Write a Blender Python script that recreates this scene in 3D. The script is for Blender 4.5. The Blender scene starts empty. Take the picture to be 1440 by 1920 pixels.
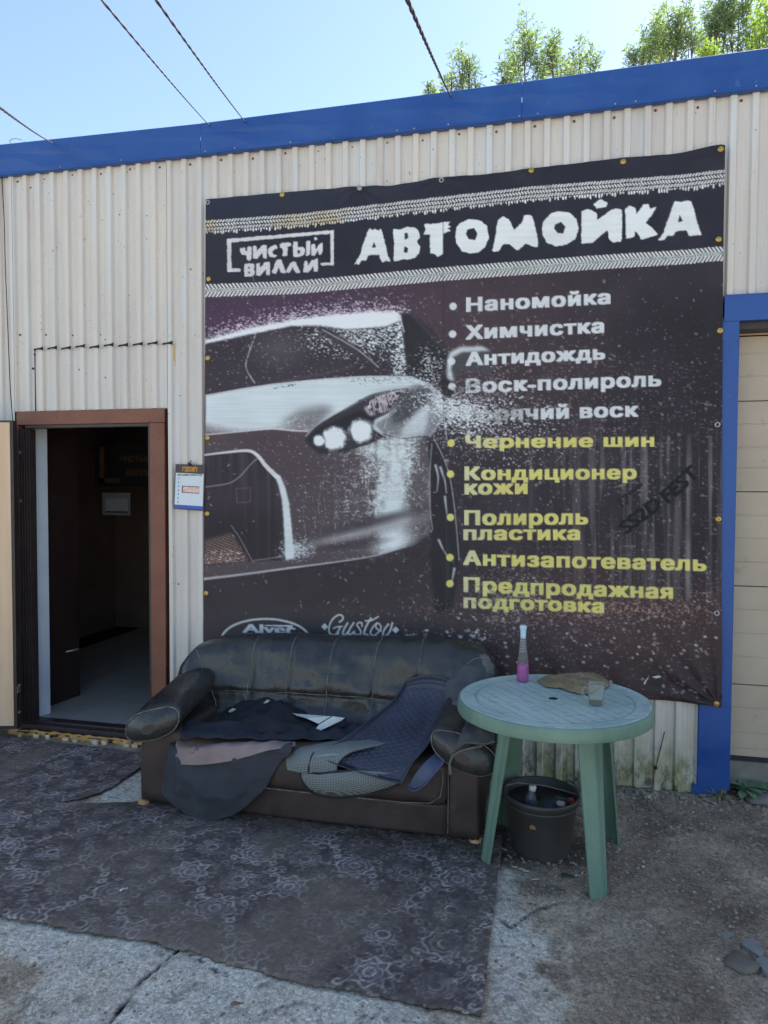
import bpy, bmesh, math, random
import numpy as np
from mathutils import Vector, Matrix, noise as mnoise

# ---------------------------------------------------------------- camera, light, exposure
scene = bpy.context.scene
CAM_POS = (0.0, -3.8391, 1.5934)
YAW, PITCH, ROLL, FPX = math.radians(-13.1), math.radians(-2.0), math.radians(0.25), 1300.0
_f = np.array([math.sin(YAW)*math.cos(PITCH), math.cos(YAW)*math.cos(PITCH), math.sin(PITCH)])
_r = np.array([math.cos(YAW), -math.sin(YAW), 0.0]); _u = np.cross(_r, _f)
_r, _u = math.cos(ROLL)*_r+math.sin(ROLL)*_u, -math.sin(ROLL)*_r+math.cos(ROLL)*_u
cam_data = bpy.data.cameras.new('camera'); cam = bpy.data.objects.new('camera', cam_data)
scene.collection.objects.link(cam); scene.camera = cam
cam_data.sensor_fit = 'VERTICAL'; cam_data.sensor_height = 24.0; cam_data.lens = 24.0*FPX/1920.0
cam_data.clip_start = 0.05; cam_data.clip_end = 800
cam.matrix_world = Matrix(((_r[0], _u[0], -_f[0], CAM_POS[0]), (_r[1], _u[1], -_f[1], CAM_POS[1]), (_r[2], _u[2], -_f[2], CAM_POS[2]), (0, 0, 0, 1)))

SUN_EL, SUN_AZ = math.radians(50), math.radians(37)      # behind the building, to the right
world = bpy.data.worlds.new('World'); scene.world = world; world.use_nodes = True
wn = world.node_tree.nodes; wl = world.node_tree.links
sky = wn.new('ShaderNodeTexSky'); sky.sky_type = 'NISHITA'; sky.sun_disc = False
sky.sun_elevation = SUN_EL; sky.sun_rotation = SUN_AZ; sky.air_density = 1.0; sky.dust_density = 0.5; sky.ozone_density = 0.15
wn['Background'].inputs['Strength'].default_value = 0.10
wl.new(sky.outputs[0], wn['Background'].inputs['Color'])
sun_data = bpy.data.lights.new('sun', 'SUN'); sun_data.energy = 5.0; sun_data.angle = math.radians(0.5); sun_data.color = (1.0, 0.95, 0.87)
sun = bpy.data.objects.new('sun', sun_data); scene.collection.objects.link(sun)
sd = Vector((math.sin(SUN_AZ)*math.cos(SUN_EL), math.cos(SUN_AZ)*math.cos(SUN_EL), math.sin(SUN_EL)))
sun.rotation_euler = sd.to_track_quat('Z', 'Y').to_euler(); sun.location = sd*30
scene.view_settings.view_transform = 'Standard'; scene.view_settings.look = 'None'
scene.view_settings.exposure = 1.55; scene.view_settings.gamma = 1.0; scene.view_settings.use_curve_mapping = False
scene.cycles.max_bounces = 8

# ---------------------------------------------------------------- helpers
def ray(px, py): return _f+(px-720.0)/FPX*_r-(py-960.0)/FPX*_u
def at(px, py, y=0.0):
    """point of the vertical plane y seen at a place of the photograph"""
    d = ray(px, py); t = (y-CAM_POS[1])/d[1]; return np.array(CAM_POS)+d*t
def on(px, py, z=0.0):
    """point of the horizontal plane z seen at a place of the photograph"""
    d = ray(px, py); t = (z-CAM_POS[2])/d[2]; return np.array(CAM_POS)+d*t

COL = scene.collection
def lin(c): c = np.asarray(c, float)/255; return tuple(np.where(c <= .04045, c/12.92, ((c+.055)/1.055)**2.4))

def tag(o, label=None, cat=None, group=None, kind=None):
    if label: o['label'] = label
    if cat: o['category'] = cat
    if group: o['group'] = group
    if kind: o['kind'] = kind
    return o

def thing(name, loc, label, cat, group=None, rotz=0.0):
    o = bpy.data.objects.new(name, None); COL.objects.link(o); o.location = tuple(loc); o.rotation_euler = (0, 0, rotz)
    o.empty_display_size = .1
    return tag(o, label, cat, group)

def mesh(name, V, Fc, mat, parent=None, smooth=True, uniform=4, world_space=True):
    """V in world coordinates; linked as one mesh object under parent (a thing or a part)"""
    V = np.asarray(V, np.float32)
    off = np.zeros(3)
    p = parent
    if world_space:
        while p is not None:
            off = off+np.array(p.location); p = p.parent
    me = bpy.data.meshes.new(name)
    o = bpy.data.objects.new(name, me)
    if parent is None:
        off = np.array([V[:, 0].mean(), V[:, 1].mean(), V[:, 2].min()])
        o.location = tuple(off)
    V = V-off
    if isinstance(Fc, np.ndarray):
        n, k = Fc.shape
        me.vertices.add(len(V)); me.vertices.foreach_set('co', V.ravel().astype(np.float32))
        me.loops.add(n*k); me.loops.foreach_set('vertex_index', Fc.ravel().astype(np.int32))
        me.polygons.add(n); me.polygons.foreach_set('loop_start', np.arange(0, n*k, k, dtype=np.int32))
        me.update(calc_edges=True)
    else:
        me.from_pydata([tuple(v) for v in V], [], [tuple(f) for f in Fc]); me.update()
    me.polygons.foreach_set('use_smooth', np.full(len(me.polygons), bool(smooth)))
    if mat: me.materials.append(mat)
    COL.objects.link(o)
    if parent is not None: o.parent = parent
    return o

def grid_faces(nu, nv, closed_u=False, closed_v=False):
    iu = np.arange(nu if closed_u else nu-1); iv = np.arange(nv if closed_v else nv-1)
    A, B = np.meshgrid(iu, iv, indexing='ij'); A = A.ravel(); B = B.ravel()
    A2 = (A+1) % nu; B2 = (B+1) % nv
    return np.stack([A*nv+B, A2*nv+B, A2*nv+B2, A*nv+B2], 1)

def sheet(name, P, mat, parent=None, closed_u=False, closed_v=False, thick=0, smooth=True, flip=False, offset=-1):
    P = np.asarray(P, float); nu, nv = P.shape[:2]
    Fc = grid_faces(nu, nv, closed_u, closed_v)
    if flip: Fc = Fc[:, ::-1]
    o = mesh(name, P.reshape(-1, 3), Fc, mat, parent, smooth)
    if thick:
        m = o.modifiers.new('thickness', 'SOLIDIFY'); m.thickness = thick; m.offset = offset
    return o

def box_vf(lo, hi):
    x0, y0, z0 = lo; x1, y1, z1 = hi
    V = [(x0, y0, z0), (x1, y0, z0), (x1, y1, z0), (x0, y1, z0), (x0, y0, z1), (x1, y0, z1), (x1, y1, z1), (x0, y1, z1)]
    Fc = [(0, 3, 2, 1), (4, 5, 6, 7), (0, 1, 5, 4), (1, 2, 6, 5), (2, 3, 7, 6), (3, 0, 4, 7)]
    return V, Fc

def box(name, lo, hi, mat, parent=None, bevel=0.0, rot=None, segs=2):
    V, Fc = box_vf(lo, hi); V = np.array(V, float)
    if rot is not None:
        c = V.mean(0); V = (V-c) @ np.array(rot).T+c
    o = mesh(name, V, Fc, mat, parent, smooth=False)
    if bevel:
        m = o.modifiers.new('bevel', 'BEVEL'); m.width = bevel; m.segments = segs; m.limit_method = 'NONE'
        o.data.polygons.foreach_set('use_smooth', np.ones(len(o.data.polygons), bool))
        w = o.modifiers.new('wn', 'WEIGHTED_NORMAL')
    return o

def poly_solid(pts, thick, axis='y'):
    """prism over a polygon given in (a, b); extruded along the axis"""
    n = len(pts); V = []; Fc = []
    for d in (0, thick):
        for a, b in pts:
            V.append((a, d, b) if axis == 'y' else (a, b, d))
    Fc.append(tuple(range(n))); Fc.append(tuple(range(2*n-1, n-1, -1)))
    for i in range(n): Fc.append((i, n+i, n+(i+1) % n, (i+1) % n))
    return np.array(V, float), Fc

def join(parts):
    V = []; Fc = []; k = 0
    for v, f in parts:
        V.append(np.asarray(v, float)); Fc += [tuple(int(i)+k for i in q) for q in f]; k += len(v)
    return np.concatenate(V), Fc

def tube_vf(pts, r, seg=8, caps=True):
    pts = np.array(pts, float); n = len(pts); r = np.full(n, r) if np.isscalar(r) else np.array(r, float)
    T = np.gradient(pts, axis=0); T /= np.linalg.norm(T, axis=1)[:, None]+1e-12
    up = np.array([0, 0, 1.0]) if abs(T[0][2]) < .9 else np.array([1.0, 0, 0])
    V = []
    N = np.cross(T[0], up); N /= np.linalg.norm(N)
    for i in range(n):
        N = N-T[i]*(N@T[i]); N /= np.linalg.norm(N)+1e-12
        B = np.cross(T[i], N)
        for k in range(seg):
            a = 2*math.pi*k/seg
            V.append(pts[i]+r[i]*(math.cos(a)*N+math.sin(a)*B))
    Fc = [tuple(q) for q in grid_faces(n, seg, False, True)]
    if caps: Fc += [tuple(range(seg-1, -1, -1)), tuple(range((n-1)*seg, n*seg))]
    return np.array(V), Fc

def tube(name, pts, r, mat, parent=None, seg=8):
    V, Fc = tube_vf(pts, r, seg); return mesh(name, V, Fc, mat, parent)

def lathe_vf(prof, c, seg=32, closed=False):
    V = []
    for rr, z in prof:
        for k in range(seg):
            a = 2*math.pi*k/seg; V.append((c[0]+rr*math.cos(a), c[1]+rr*math.sin(a), c[2]+z))
    n = len(prof)
    Fc = [(i*seg+k, i*seg+(k+1) % seg, (i+1)*seg+(k+1) % seg, (i+1)*seg+k) for i in range(n-1) for k in range(seg)]
    if prof[0][0] > 1e-5: Fc.append(tuple(range(seg-1, -1, -1)))
    if prof[-1][0] > 1e-5 and not closed: Fc.append(tuple((n-1)*seg+k for k in range(seg)))
    return np.array(V), Fc
def lathe(name, prof, c, mat, parent=None, seg=32, smooth=True):
    V, Fc = lathe_vf(prof, c, seg); return mesh(name, V, Fc, mat, parent, smooth)

def cr(ctrl, n, axis):
    """catmull-rom resampling of a control array along an axis to n samples"""
    C_ = np.moveaxis(np.asarray(ctrl, float), axis, 0); k = len(C_)
    Pd = np.concatenate([2*C_[:1]-C_[1:2], C_, 2*C_[-1:]-C_[-2:-1]])
    t = np.linspace(0, k-1, n); i = np.minimum(t.astype(int), k-2); f = (t-i).reshape((-1,)+(1,)*(C_.ndim-1))
    a, b, c, d = Pd[i], Pd[i+1], Pd[i+2], Pd[i+3]
    o = .5*(2*b+(c-a)*f+(2*a-5*b+4*c-d)*f*f+(3*b-a-3*c+d)*f**3)
    return np.moveaxis(o, 0, axis)
def loft(ctrl, nu, nv): return cr(cr(ctrl, nu, 0), nv, 1)
def pn(P, s, seed=0.0):
    """perlin noise at each point of a (.., 3) array"""
    Q = P.reshape(-1, 3)*s+seed
    return np.array([mnoise.noise(Vector(q)) for q in Q]).reshape(P.shape[:-1])
def normals(P):
    du = np.gradient(P, axis=0); dv = np.gradient(P, axis=1); n = np.cross(du, dv)
    return n/(np.linalg.norm(n, axis=-1, keepdims=True)+1e-12)

# ---------------------------------------------------------------- materials
def mat(name, c1, c2=None, rough=.6, scale=6.0, bump=0.0, bscale=60.0, metal=0.0, spec=.5, c3=None, s3=30.0, th3=.62, stretch=(1, 1, 1), coat=0.0, rvar=0.0, sheen=0.0, detail=5, alpha=None, trans=0.0, ior=1.45, world_tex=False):
    m = bpy.data.materials.new(name); m.use_nodes = True; N = m.node_tree.nodes; L = m.node_tree.links
    b = N['Principled BSDF']; b.inputs['Roughness'].default_value = rough; b.inputs['Metallic'].default_value = metal
    b.inputs['Specular IOR Level'].default_value = spec; b.inputs['Coat Weight'].default_value = coat
    b.inputs['Sheen Weight'].default_value = sheen; b.inputs['IOR'].default_value = ior; b.inputs['Transmission Weight'].default_value = trans
    tc = N.new('ShaderNodeTexCoord'); mp = N.new('ShaderNodeMapping'); mp.inputs['Scale'].default_value = stretch
    L.new(tc.outputs['Object'], mp.inputs[0])
    if c2 is None: b.inputs['Base Color'].default_value = (*c1, 1)
    else:
        n = N.new('ShaderNodeTexNoise'); n.inputs['Scale'].default_value = scale; n.inputs['Detail'].default_value = detail; n.inputs['Roughness'].default_value = .62
        L.new(mp.outputs[0], n.inputs['Vector'])
        r = N.new('ShaderNodeValToRGB'); r.color_ramp.elements[0].position = .36; r.color_ramp.elements[1].position = .66
        r.color_ramp.elements[0].color = (*c1, 1); r.color_ramp.elements[1].color = (*c2, 1)
        L.new(n.outputs['Fac'], r.inputs[0]); out = r.outputs[0]
        if c3 is not None:
            n3 = N.new('ShaderNodeTexNoise'); n3.inputs['Scale'].default_value = s3; n3.inputs['Detail'].default_value = 6; n3.inputs['Roughness'].default_value = .7
            L.new(mp.outputs[0], n3.inputs['Vector'])
            r3 = N.new('ShaderNodeValToRGB'); r3.color_ramp.elements[0].position = th3; r3.color_ramp.elements[1].position = min(th3+.07, 1)
            L.new(n3.outputs['Fac'], r3.inputs[0])
            mx = N.new('ShaderNodeMix'); mx.data_type = 'RGBA'; L.new(r3.outputs[0], mx.inputs['Factor']); L.new(out, mx.inputs['A']); mx.inputs['B'].default_value = (*c3, 1)
            out = mx.outputs['Result']
        L.new(out, b.inputs['Base Color'])
        if rvar:
            mr = N.new('ShaderNodeMapRange'); mr.inputs['To Min'].default_value = rough-rvar; mr.inputs['To Max'].default_value = rough+rvar
            mr.inputs['From Min'].default_value = .3; mr.inputs['From Max'].default_value = .7
            L.new(n.outputs['Fac'], mr.inputs['Value']); L.new(mr.outputs[0], b.inputs['Roughness'])
    if bump:
        nb = N.new('ShaderNodeTexNoise'); nb.inputs['Scale'].default_value = bscale; nb.inputs['Detail'].default_value = 6; nb.inputs['Roughness'].default_value = .65
        L.new(mp.outputs[0], nb.inputs['Vector'])
        bp = N.new('ShaderNodeBump'); bp.inputs['Strength'].default_value = bump; bp.inputs['Distance'].default_value = .01
        L.new(nb.outputs['Fac'], bp.inputs['Height']); L.new(bp.outputs[0], b.inputs['Normal'])
    return m

def mat_vcol(name, layer, rough=.6, bump=0.0, bscale=200.0, spec=.5, fine=0.0, fscale=300.0, coat=0.0):
    m = bpy.data.materials.new(name); m.use_nodes = True; N = m.node_tree.nodes; L = m.node_tree.links
    b = N['Principled BSDF']; b.inputs['Roughness'].default_value = rough; b.inputs['Specular IOR Level'].default_value = spec; b.inputs['Coat Weight'].default_value = coat
    a = N.new('ShaderNodeVertexColor'); a.layer_name = layer; out = a.outputs[0]
    tc = N.new('ShaderNodeTexCoord')
    if fine:
        n = N.new('ShaderNodeTexNoise'); n.inputs['Scale'].default_value = fscale; n.inputs['Detail'].default_value = 4; n.inputs['Roughness'].default_value = .7
        L.new(tc.outputs['Object'], n.inputs['Vector'])
        mr = N.new('ShaderNodeMapRange'); mr.inputs['From Min'].default_value = .25; mr.inputs['From Max'].default_value = .75
        mr.inputs['To Min'].default_value = 1-fine; mr.inputs['To Max'].default_value = 1+fine; L.new(n.outputs['Fac'], mr.inputs['Value'])
        mx = N.new('ShaderNodeVectorMath'); mx.operation = 'SCALE'; L.new(out, mx.inputs[0]); L.new(mr.outputs[0], mx.inputs['Scale']); out = mx.outputs[0]
    L.new(out, b.inputs['Base Color'])
    if bump:
        nb = N.new('ShaderNodeTexNoise'); nb.inputs['Scale'].default_value = bscale; nb.inputs['Detail'].default_value = 5
        L.new(tc.outputs['Object'], nb.inputs['Vector'])
        bp = N.new('ShaderNodeBump'); bp.inputs['Strength'].default_value = bump; bp.inputs['Distance'].default_value = .01
        L.new(nb.outputs['Fac'], bp.inputs['Height']); L.new(bp.outputs[0], b.inputs['Normal'])
    return m

def set_vcol(o, layer, rgb):
    """rgb: (n, 3) linear values per vertex"""
    a = o.data.color_attributes.new(layer, 'FLOAT_COLOR', 'POINT')
    q = np.ones((len(rgb), 4), np.float32); q[:, :3] = rgb; a.data.foreach_set('color', q.ravel())
def lin_arr(c): return np.where(c <= .04045, c/12.92, ((c+.055)/1.055)**2.4).astype(np.float32)

def bilinear(A, y, x):
    y = np.clip(y, 0, A.shape[0]-1.001); x = np.clip(x, 0, A.shape[1]-1.001)
    i = y.astype(int); j = x.astype(int); fy = (y-i)[..., None]; fx = (x-j)[..., None]
    return (A[i, j]*(1-fx)+A[i, j+1]*fx)*(1-fy)+(A[i+1, j]*(1-fx)+A[i+1, j+1]*fx)*fy
def project(P):
    """place in the photograph's drawing units of points (.., 3)"""
    v = P-np.array(CAM_POS); w = v@_f
    return 720+FPX*(v@_r)/w, 960-FPX*(v@_u)/w

M = dict(
    sheet_metal=None,
    blue=mat('blue_paint', lin((32, 72, 138)), lin((42, 84, 150)), rough=.40, scale=2.2, bump=.16, bscale=5, c3=lin((64, 102, 160)), s3=9, th3=.64, rvar=.1),
    brown_paint=mat('brown_door_paint', lin((112, 68, 50)), lin((126, 80, 60)), rough=.5, scale=5, bump=.08, bscale=40, c3=lin((92, 50, 40)), s3=20),
    dark_paint=mat('dark_door_paint', lin((52, 42, 42)), lin((64, 52, 50)), rough=.45, scale=8, bump=.05, bscale=50),
    beige_lam=mat('beige_laminate', lin((205, 172, 138)), lin((214, 184, 152)), rough=.5, scale=3, stretch=(8, 8, .6), bump=.03, bscale=30),
    white_plastic=mat('white_plastic', lin((188, 196, 206)), lin((202, 208, 214)), rough=.4, scale=3),
    garage=mat('garage_panel_paint', lin((178, 162, 140)), lin((188, 172, 150)), rough=.55, scale=2.5, bump=.10, bscale=160, c3=lin((168, 152, 132)), s3=8, th3=.6),
    dark=mat('dark_gap', lin((24, 24, 28)), rough=.8),
    foam=mat('yellow_mounting_foam', lin((176, 128, 62)), lin((196, 158, 100)), rough=.9, scale=18, bump=.5, bscale=50, c3=lin((110, 84, 50)), s3=30, th3=.6),
    rust=mat('rust', lin((92, 58, 42)), lin((128, 84, 60)), rough=.8, scale=80),
    steel=mat('dull_steel', lin((150, 150, 150)), lin((170, 168, 164)), rough=.4, metal=.7, scale=50),
    brass=mat('brass', lin((170, 136, 60)), lin((196, 164, 90)), rough=.35, metal=.7, scale=60),
    roof=mat('roof_felt', lin((70, 72, 76)), lin((88, 90, 92)), rough=.85, scale=4),
    concrete=mat('concrete_plinth', lin((110, 106, 98)), lin((132, 128, 118)), rough=.9, scale=8, bump=.3, bscale=60),
    inner_wall=mat('inner_wall', lin((128, 108, 98)), lin((142, 122, 110)), rough=.8, scale=3),
    tile=mat('floor_tile', lin((158, 156, 148)), lin((170, 168, 160)), rough=.4, scale=4),
    black_rubber=mat('black_rubber', lin((30, 32, 36)), lin((44, 46, 52)), rough=.5, scale=12, bump=.06, bscale=120),
    cable=mat('cable_rubber', lin((34, 34, 40)), lin((60, 58, 60)), rough=.6, scale=20),
    tan=mat('tan_wood', lin((170, 130, 90)), lin((190, 150, 110)), rough=.7, scale=20),
)
# ---------------------------------------------------------------- print on the banner
# numpy raster helpers: the print is computed on a grid and stored as vertex colours of the banner cloth
AX0, AY0, AW, AH = 378.0, 268.0, 990, 1064          # extent of the print's drawing units
YY, XX = np.mgrid[0:AH, 0:AW].astype(np.float32)
XX += AX0; YY += AY0
rng = np.random.default_rng(7)

def blur(a, r):
    """three box blurs = gaussian-like blur of radius r"""
    r = int(round(r))
    if r < 1: return a
    for _ in range(2):
        for ax in (0, 1):
            n = a.shape[ax]
            pad = [(0, 0), (0, 0)]; pad[ax] = (r + 1, r)
            c = np.cumsum(np.pad(a, pad, mode='edge'), axis=ax, dtype=np.float64)
            if ax == 0: a = ((c[2*r+1:2*r+1+n] - c[:n]) / (2*r+1)).astype(np.float32)
            else: a = ((c[:, 2*r+1:2*r+1+n] - c[:, :n]) / (2*r+1)).astype(np.float32)
    return a

def noise(h, w, cell, seed, ch=None):
    r = np.random.default_rng(seed)
    cy, cx = (cell, cell) if np.isscalar(cell) else cell
    gh, gw = int(h/cy)+3, int(w/cx)+3
    g = r.random((gh, gw)).astype(np.float32)
    y = np.arange(h)/cy; x = np.arange(w)/cx
    iy = y.astype(int); ix = x.astype(int)
    fy = (y-iy)[:, None]; fx = (x-ix)[None]
    fy = fy*fy*(3-2*fy); fx = fx*fx*(3-2*fx)
    a = g[iy][:, ix]; b = g[iy][:, ix+1]; c = g[iy+1][:, ix]; d = g[iy+1][:, ix+1]
    return ((a*(1-fx)+b*fx)*(1-fy)+(c*(1-fx)+d*fx)*fy).astype(np.float32)

def fbm(h, w, cell, seed, n=3):
    o = 0; s = 0; a = 1.0
    for i in range(n):
        c = cell/2**i if np.isscalar(cell) else (cell[0]/2**i, cell[1]/2**i)
        o = o + a*noise(h, w, c, seed+i*13); s += a; a *= .5
    return o/s

def poly(pts, soft=0.0, X=None, Y=None):
    X = XX if X is None else X; Y = YY if Y is None else Y
    pts = np.array(pts, float)
    x0, y0 = pts.min(0)-2; x1, y1 = pts.max(0)+2
    j0 = int(np.clip((y0-Y[0, 0])/(Y[1, 0]-Y[0, 0]), 0, X.shape[0])); j1 = int(np.clip((y1-Y[0, 0])/(Y[1, 0]-Y[0, 0])+1, 0, X.shape[0]))
    i0 = int(np.clip((x0-X[0, 0])/(X[0, 1]-X[0, 0]), 0, X.shape[1])); i1 = int(np.clip((x1-X[0, 0])/(X[0, 1]-X[0, 0])+1, 0, X.shape[1]))
    m = np.zeros(X.shape, np.float32)
    if j1 <= j0 or i1 <= i0: return m
    xs = X[j0:j1, i0:i1]; ys = Y[j0:j1, i0:i1]
    ins = np.zeros(xs.shape, bool)
    for k in range(len(pts)):
        xa, ya = pts[k]; xb, yb = pts[k-1]
        if ya == yb: continue
        ins ^= ((ya > ys) != (yb > ys)) & (xs < (xb-xa)*(ys-ya)/(yb-ya)+xa)
    m[j0:j1, i0:i1] = ins
    return blur(m, soft) if soft else m

def stroke(pts, w, soft=0.0, w2=None, X=None, Y=None):
    X = XX if X is None else X; Y = YY if Y is None else Y
    m = np.zeros(X.shape, np.float32); n = len(pts)-1
    sx = X[0, 1]-X[0, 0]; sy = Y[1, 0]-Y[0, 0]
    for k in range(n):
        (ax, ay), (bx, by) = pts[k], pts[k+1]
        wa = w if w2 is None else w+(w2-w)*k/n
        wb = w if w2 is None else w+(w2-w)*(k+1)/n
        p = max(wa, wb)+soft+2
        i0 = int(np.clip((min(ax, bx)-p-X[0, 0])/sx, 0, X.shape[1])); i1 = int(np.clip((max(ax, bx)+p-X[0, 0])/sx+1, 0, X.shape[1]))
        j0 = int(np.clip((min(ay, by)-p-Y[0, 0])/sy, 0, X.shape[0])); j1 = int(np.clip((max(ay, by)+p-Y[0, 0])/sy+1, 0, X.shape[0]))
        if i1 <= i0 or j1 <= j0: continue
        xs = X[j0:j1, i0:i1]; ys = Y[j0:j1, i0:i1]
        dx, dy = bx-ax, by-ay; L = dx*dx+dy*dy+1e-9
        t = np.clip(((xs-ax)*dx+(ys-ay)*dy)/L, 0, 1)
        d = np.hypot(xs-ax-t*dx, ys-ay-t*dy)
        v = np.clip((wa+(wb-wa)*t)/2-d+.5, 0, 1) if not soft else np.clip(((wa+(wb-wa)*t)/2+soft-d)/(2*soft), 0, 1)
        m[j0:j1, i0:i1] = np.maximum(m[j0:j1, i0:i1], v)
    return m

def ell(cx, cy, rx, ry, soft=0.15, ang=0, X=None, Y=None):
    X = XX if X is None else X; Y = YY if Y is None else Y
    c, s = math.cos(math.radians(ang)), math.sin(math.radians(ang))
    u = ((X-cx)*c+(Y-cy)*s)/rx; v = (-(X-cx)*s+(Y-cy)*c)/ry
    d = np.sqrt(u*u+v*v)
    return np.clip((1+soft-d)/(2*soft), 0, 1).astype(np.float32)

def spl(pts, n=8):
    """catmull-rom through pts"""
    p = [np.array(q, float) for q in pts]; p = [2*p[0]-p[1]]+p+[2*p[-1]-p[-2]]
    o = []
    for i in range(1, len(p)-2):
        for k in range(n):
            t = k/n
            o.append(.5*((2*p[i])+(-p[i-1]+p[i+1])*t+(2*p[i-1]-5*p[i]+4*p[i+1]-p[i+2])*t*t+(-p[i-1]+3*p[i]-3*p[i+1]+p[i+2])*t**3))
    o.append(p[-2]); return [tuple(q) for q in o]

def z6(*pts): return [(370+x/2.717, 560+y/2.717) for x, y in pts]
def z5(*pts): return [(370+x/2.88, 300+y/2.88) for x, y in pts]
def z7(*pts): return [(800+x/2.4, 260+y/2.4) for x, y in pts]
def z8(*pts): return [(800+x/2.4, 740+y/2.4) for x, y in pts]

def outline_text(txt, space=1.0):
    """closed outlines of a text set in the built-in font, in em units"""
    cu = bpy.data.curves.new('tmp_text', 'FONT'); cu.body = txt; cu.space_character = space
    ob = bpy.data.objects.new('tmp_text', cu); bpy.context.scene.collection.objects.link(ob)
    dg = bpy.context.evaluated_depsgraph_get(); dg.update()
    cv = ob.evaluated_get(dg).to_curve(dg)
    out = []
    for s in cv.splines:
        P = s.bezier_points; n = len(P); q = []
        for i in range(n):
            p, r = P[i], P[(i+1) % n]
            a, b, c, d = (np.array(v[:2]) for v in (p.co, p.handle_right, r.handle_left, r.co))
            for k in range(5):
                t = k/5; q.append(a*(1-t)**3+3*b*t*(1-t)**2+3*c*t*t*(1-t)+d*t**3)
        if len(q) > 2: out.append(np.array(q))
    ob.evaluated_get(dg).to_curve_clear()
    bpy.data.objects.remove(ob); bpy.data.curves.remove(cu)
    return out

def text_mask(txt, p0, p1, cap, bold=2.0, SS=3, up=(0.0, -1.0), boldy=.8, space=1.0, size=None):
    """text from p0 to p1 (ends of the baseline), capital height cap; returns a mask over the canvas"""
    size = size or (AW, AH)
    cs = outline_text(txt, space)
    al = np.concatenate(cs); x0, x1 = al[:, 0].min(), al[:, 0].max()
    H = max(c[:, 1].max() for c in outline_text('Н'))
    p0 = np.array(p0, float); p1 = np.array(p1, float); up = np.array(up)
    bx = bold/2.0
    ax = (p1-p0); L = np.hypot(*ax); e = ax/L
    q0 = p0+e*bx; ax = (p1-e*bx-q0)/(x1-x0)
    capv = up*(cap-boldy)/H
    f = lambda c: q0+up*boldy/2+(c[:, :1]-x0)*ax+c[:, 1:]*capv
    al = f(al); mnx, mny = al.min(0)-6; mxx, mxy = al.max(0)+6
    i0, j0 = int(max(mnx-AX0, 0)), int(max(mny-AY0, 0)); i1, j1 = int(min(mxx-AX0+1, AW)), int(min(mxy-AY0+1, AH))
    w, h = (i1-i0)*SS, (j1-j0)*SS
    wn = np.zeros((h, w+1), np.int32); ys = np.arange(h)+.5
    for c in cs:
        q = (f(c)-np.array([AX0+i0, AY0+j0]))*SS
        for k in range(len(q)):
            (xa, ya), (xb, yb) = q[k-1], q[k]
            if ya == yb: continue
            ja, jb = sorted((int(np.ceil(ya-.5)), int(np.ceil(yb-.5))))
            ja = max(ja, 0); jb = min(jb, h)
            if jb <= ja: continue
            r = np.arange(ja, jb); x = xa+(r+.5-ya)*(xb-xa)/(yb-ya)
            np.add.at(wn, (r, np.clip(np.ceil(x-.5).astype(int), 0, w)), 1 if yb > ya else -1)
    g = (np.cumsum(wn, 1) != 0)[:, :w]
    rx = int(round(bx*SS)); ry = int(round(boldy/2*SS))
    o = g.copy()
    for k in range(1, rx+1): o[:, k:] |= g[:, :-k]; o[:, :-k] |= g[:, k:]
    g = o.copy()
    for k in range(1, ry+1): o[k:] |= g[:-k]; o[:-k] |= g[k:]
    m = np.zeros((AH, AW), np.float32)
    m[j0:j1, i0:i1] = o.reshape(j1-j0, SS, i1-i0, SS).mean((1, 3))
    return m

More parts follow.
